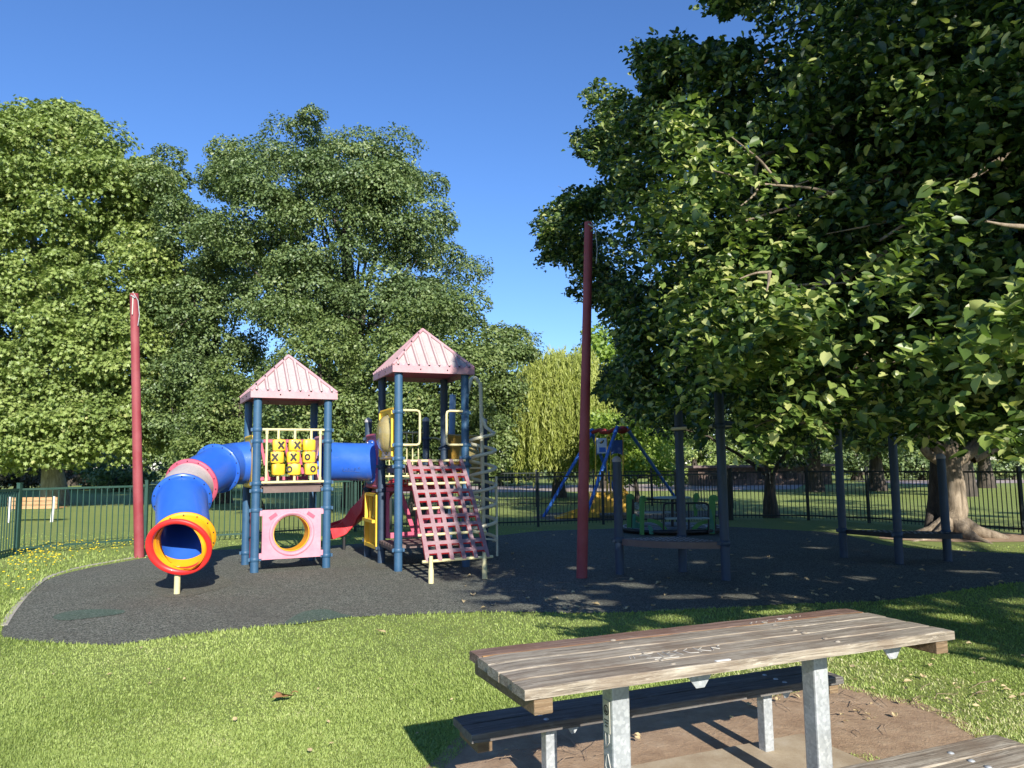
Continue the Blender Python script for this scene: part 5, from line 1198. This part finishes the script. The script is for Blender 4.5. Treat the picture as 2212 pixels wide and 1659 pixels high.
# ================================================================ GRASS, FLOWERS, LITTER
DIRTP=np.array(DIRT); RUBP=np.array(RUBS)
def smoothnoise(x,y): return np.sin(x*1.9+.7*np.sin(y*2.3))*np.sin(y*1.6+.9*np.sin(x*1.3))
def grass():
    n=1120000
    d=1/np.sqrt(rng.uniform(1/20**2,1/2.6**2,n))     # density falls with the square of the distance
    a=rng.uniform(-.74,.74,n); k=int(n*.16); a[:k]=rng.uniform(.74,1.25,k)*np.where(rng.random(k)<.7,-1,1); x=d*a; y=d
    ok=~inpoly(x,y,RUBP)&((d<14.5)|(x<1))
    e=edgedist(x,y,DIRTP); ind=inpoly(x,y,DIRTP); sp_=smoothnoise(x*2.2,y*2.2)
    ok&=~(ind&((e>.1)|(rng.random(n)<.5)) & ~((sp_>.8)&(rng.random(n)<.35)&(x>1.6)))
    near=(~ind)&(e<.7)&(x>1.2); ok&=~(near&(rng.random(n)<.55))
    q=(np.c_[x,y]-Tc[:2])@fs.A[:2,:2].T; ok&=~((abs(q[:,0]-.25)<.9)&(abs(q[:,1]-.12)<.65))
    x,y,d=x[ok],y[ok],d[ok]; n=len(x)
    weeds=inpoly(x,y,np.array(VP([(-80,1205),(300,1188),(310,1205),(190,1222),(100,1248),(20,1320),(-80,1400)])))
    h=rng.uniform(.009,.021,n)*(1+.35*smoothnoise(x*1.3,y*1.3)); h*=np.where(weeds,2.6,1.); wd=rng.uniform(.0017,.0032,n)*np.maximum(1,d/4.2)
    er=edgedist(x,y,RUBP); h=np.where(er<.12,h*1.7,h)
    dirx=rng.normal(size=n)+.9*smoothnoise(x*.9,y*.9); diry=rng.normal(size=n); L=np.hypot(dirx,diry)+1e-6; dirx/=L;diry/=L
    lean=rng.uniform(.3,1.5,n); px_,py_=-diry,dirx
    B=np.c_[x,y,np.zeros(n)]; side=np.c_[px_,py_,np.zeros(n)]*wd[:,None]; f_=np.c_[dirx,diry,np.zeros(n)]
    V=np.empty((n,5,3)); V[:,0]=B-side; V[:,1]=B+side
    mid=B+f_*(h*lean*.35)[:,None]; mid[:,2]=h*.62; V[:,2]=mid+side*.75; V[:,3]=mid-side*.75
    V[:,4]=B+f_*(h*lean)[:,None]; V[:,4,2]=h
    me=bpy.data.meshes.new('grass'); me.vertices.add(n*5); me.vertices.foreach_set('co',V.reshape(-1).astype(np.float32))
    li=np.array([0,1,2,3,3,2,4]); me.loops.add(n*7); me.loops.foreach_set('vertex_index',(np.arange(n)[:,None]*5+li).reshape(-1).astype(np.int32))
    me.polygons.add(n*2); me.polygons.foreach_set('loop_start',(np.arange(n)[:,None]*7+np.array([0,4])).reshape(-1).astype(np.int32))
    rn=np.clip(.55*rng.random(n)+.25+.12*smoothnoise(x*.7,y*.7)+.08*smoothnoise(x*4,y*4)+np.where((edgedist(x,y,DIRTP)<.8)&(x>1.4),.30,0),0,1)
    at=me.attributes.new('rnd','FLOAT','FACE'); at.data.foreach_set('value',np.repeat(rn,2).astype(np.float32))
    me.materials.append(MATS['grass_blade']); me.update(calc_edges=True); o=bpy.data.objects.new('grass',me); COL.objects.link(o); o['kind']='stuff'; o['label']='short green grass of the lawn round the playground'
    print('blades',n)
grass()
def fallen(poly_or_fn,n,size,mat,name,label,group,seed,shape='lime'):
    r=random.Random(seed); tv,tf=(LIME if shape=='lime' else STAR); protos=[]
    for k in range(3):
        mb=MB(); c_=r.uniform(.15,.4); V=[(x,y,abs(x)*c_+.12*math.sin(y*5+k)+.16) for x,y,z in tv]; mb.add(np.array(V)*size,tf); mb.tube(np.array([(0,-.45,.16),(.03,-.6,.18),(.0,-.75,.1)])*size,.02*size,4,cap=False)
        o=mb.build(name,mat,loc=(0,0,0)); protos.append(o)
    for i,(x,y,z,s_) in enumerate(poly_or_fn):
        o=protos[i] if i<3 else protos[i%3].copy()
        if i>=3: COL.objects.link(o)
        o.location=(x,y,z); o.rotation_euler=(r.uniform(-.3,.3)*(size<.15),r.uniform(-.3,.3)*(size<.15),r.uniform(0,6.28)); o.scale=(s_,)*3
        tag(o,label,'leaf',group)
r=random.Random(5); P_=[]
for (u,v) in [(x_,y_) for x_,y_ in [(r.uniform(1000,2212),r.uniform(1150,1325)) for _ in range(120)]]:
    g_=G(u,v)
    if inpoly(np.array([g_[0]]),np.array([g_[1]]),RUBP)[0]: P_.append((g_[0],g_[1],.012,r.uniform(.6,1.25)))
fallen(P_,0,.062,'pale_leaf','fallen_leaf','pale dry leaf lying on the black rubber surface under the lime tree','fallen leaves on the rubber surface',1)
P_=[]
for _ in range(90):
    u,v=r.uniform(1560,2230),r.uniform(1390,1570); g_=G(u,v); P_.append((g_[0],g_[1],.018,r.uniform(.5,1.1)))
fallen(P_,0,.045,'pale_leaf','fallen_leaf','small pale leaf in the patchy grass right of the picnic table','fallen leaves in the grass by the table',2)
P_=[]
for _ in range(26):
    u,v=r.uniform(80,1400),r.uniform(1380,1650); g_=G(u,v)
    if not inpoly(np.array([g_[0]]),np.array([g_[1]]),RUBP)[0]: P_.append((g_[0],g_[1],.03,r.uniform(.4,.8)))
fallen(P_,0,.045,'pale_leaf','fallen_leaf','small pale scrap of dry leaf on the sunlit lawn left of the picnic table','dry leaf scraps on the sunlit lawn',3)
g_=G(612,1521); fallen([(g_[0],g_[1],.035,1.)],0,.16,'orange_leaf','fallen_leaf','large orange brown maple leaf on the sunlit lawn',None,4,'star')
g_=G(823,1375); fallen([(g_[0],g_[1],.035,1.)],0,.10,'pale_leaf','fallen_leaf','pale tan leaf on the lawn just below the rubber edge',None,6,'star')
for o in [q for q in bpy.data.objects if q.name.startswith('fallen_leaf') and not q.get('label')]: bpy.data.objects.remove(o)
# twigs
r=random.Random(11); 
def twigs(n,ur,vr,label,group,L0=.12,L1=.4):
    k=0
    while k<n:
        g_=G(r.uniform(*ur),r.uniform(*vr)); a_=r.uniform(0,3.14); L=r.uniform(L0,L1); d_=np.array([math.cos(a_),math.sin(a_),0]); s_=np.array([-d_[1],d_[0],0])
        mb=MB(); P=[g_+(0,0,.02),g_+d_*L*.35+s_*r.uniform(-.04,.04)+(0,0,.03),g_+d_*L*.7+s_*r.uniform(-.05,.05)+(0,0,.02),g_+d_*L+(0,0,.016)]
        mb.tube(P,[.0018,.0022,.0016,.001],6,cap=False); mb.tube([P[1],P[1]+d_*.06+s_*r.choice((-1,1))*.06+(0,0,.01)],[.002,.001],5,cap=False)
        o=mb.build('twig','twig',loc=g_); tag(o,label,'twig',group); k+=1
twigs(22,(1650,2100),(1490,1600),'thin brown twig on the bare soil right of the picnic table','twigs on the bare soil')
twigs(16,(980,1300),(1600,1658),'thin brown twig on the shaded soil under the far bench','twigs under the far bench')
twigs(8,(1000,1700),(1190,1290),'thin twig lying on the black rubber surface','twigs on the rubber surface',.15,.45)
# dandelions
r=random.Random(21); 
def dandelion():
    mb=MB(); mb.tube([(0,0,0),(.004,.003,.5),(.012,0,1.)],.012,5,cap=False,mi=1); mb.lathe([(.0,.98),(.05,.985),(.12,1.02),(.11,1.045),(.04,1.06),(0,1.062)],(.012,0,0),n=12); return mb.build('dandelion',['petal_yellow','stem_green'],loc=(0,0,0))
d0=dandelion(); k=0
zone=[(x_,y_) for x_,y_ in VP([(20,1232),(120,1196),(308,1178),(312,1196),(250,1206),(180,1220),(110,1240),(30,1262)])]
zp=np.array(zone)
while k<210:
    if k<185: u,v=r.uniform(15,312),r.uniform(1180,1250)
    else: u,v=r.uniform(0,120),r.uniform(1230,1300)
    if v<1182+.0*u: continue
    if k<185 and v>1192+ (312-u)*.17+abs(r.gauss(0,4)): continue
    g_=G(u,v)
    if inpoly(np.array([g_[0]]),np.array([g_[1]]),RUBP)[0]: continue
    o=d0 if k==0 else d0.copy()
    if k: COL.objects.link(o)
    h_=r.uniform(.09,.2); o.location=(g_[0],g_[1],0); q_=r.uniform(.1,.17); o.scale=(q_,q_,h_); o.rotation_euler=(r.uniform(-.15,.15),r.uniform(-.15,.15),r.uniform(0,6))
    tag(o,'yellow dandelion in the unmown grass between the left fence and the rubber','flower','yellow dandelions by the left fence'); k+=1
# clover heads left of the table
tot=sum(len(o.data.polygons) for o in bpy.data.objects if o.type=='MESH'); print('objects',len(bpy.data.objects),'faces',tot)
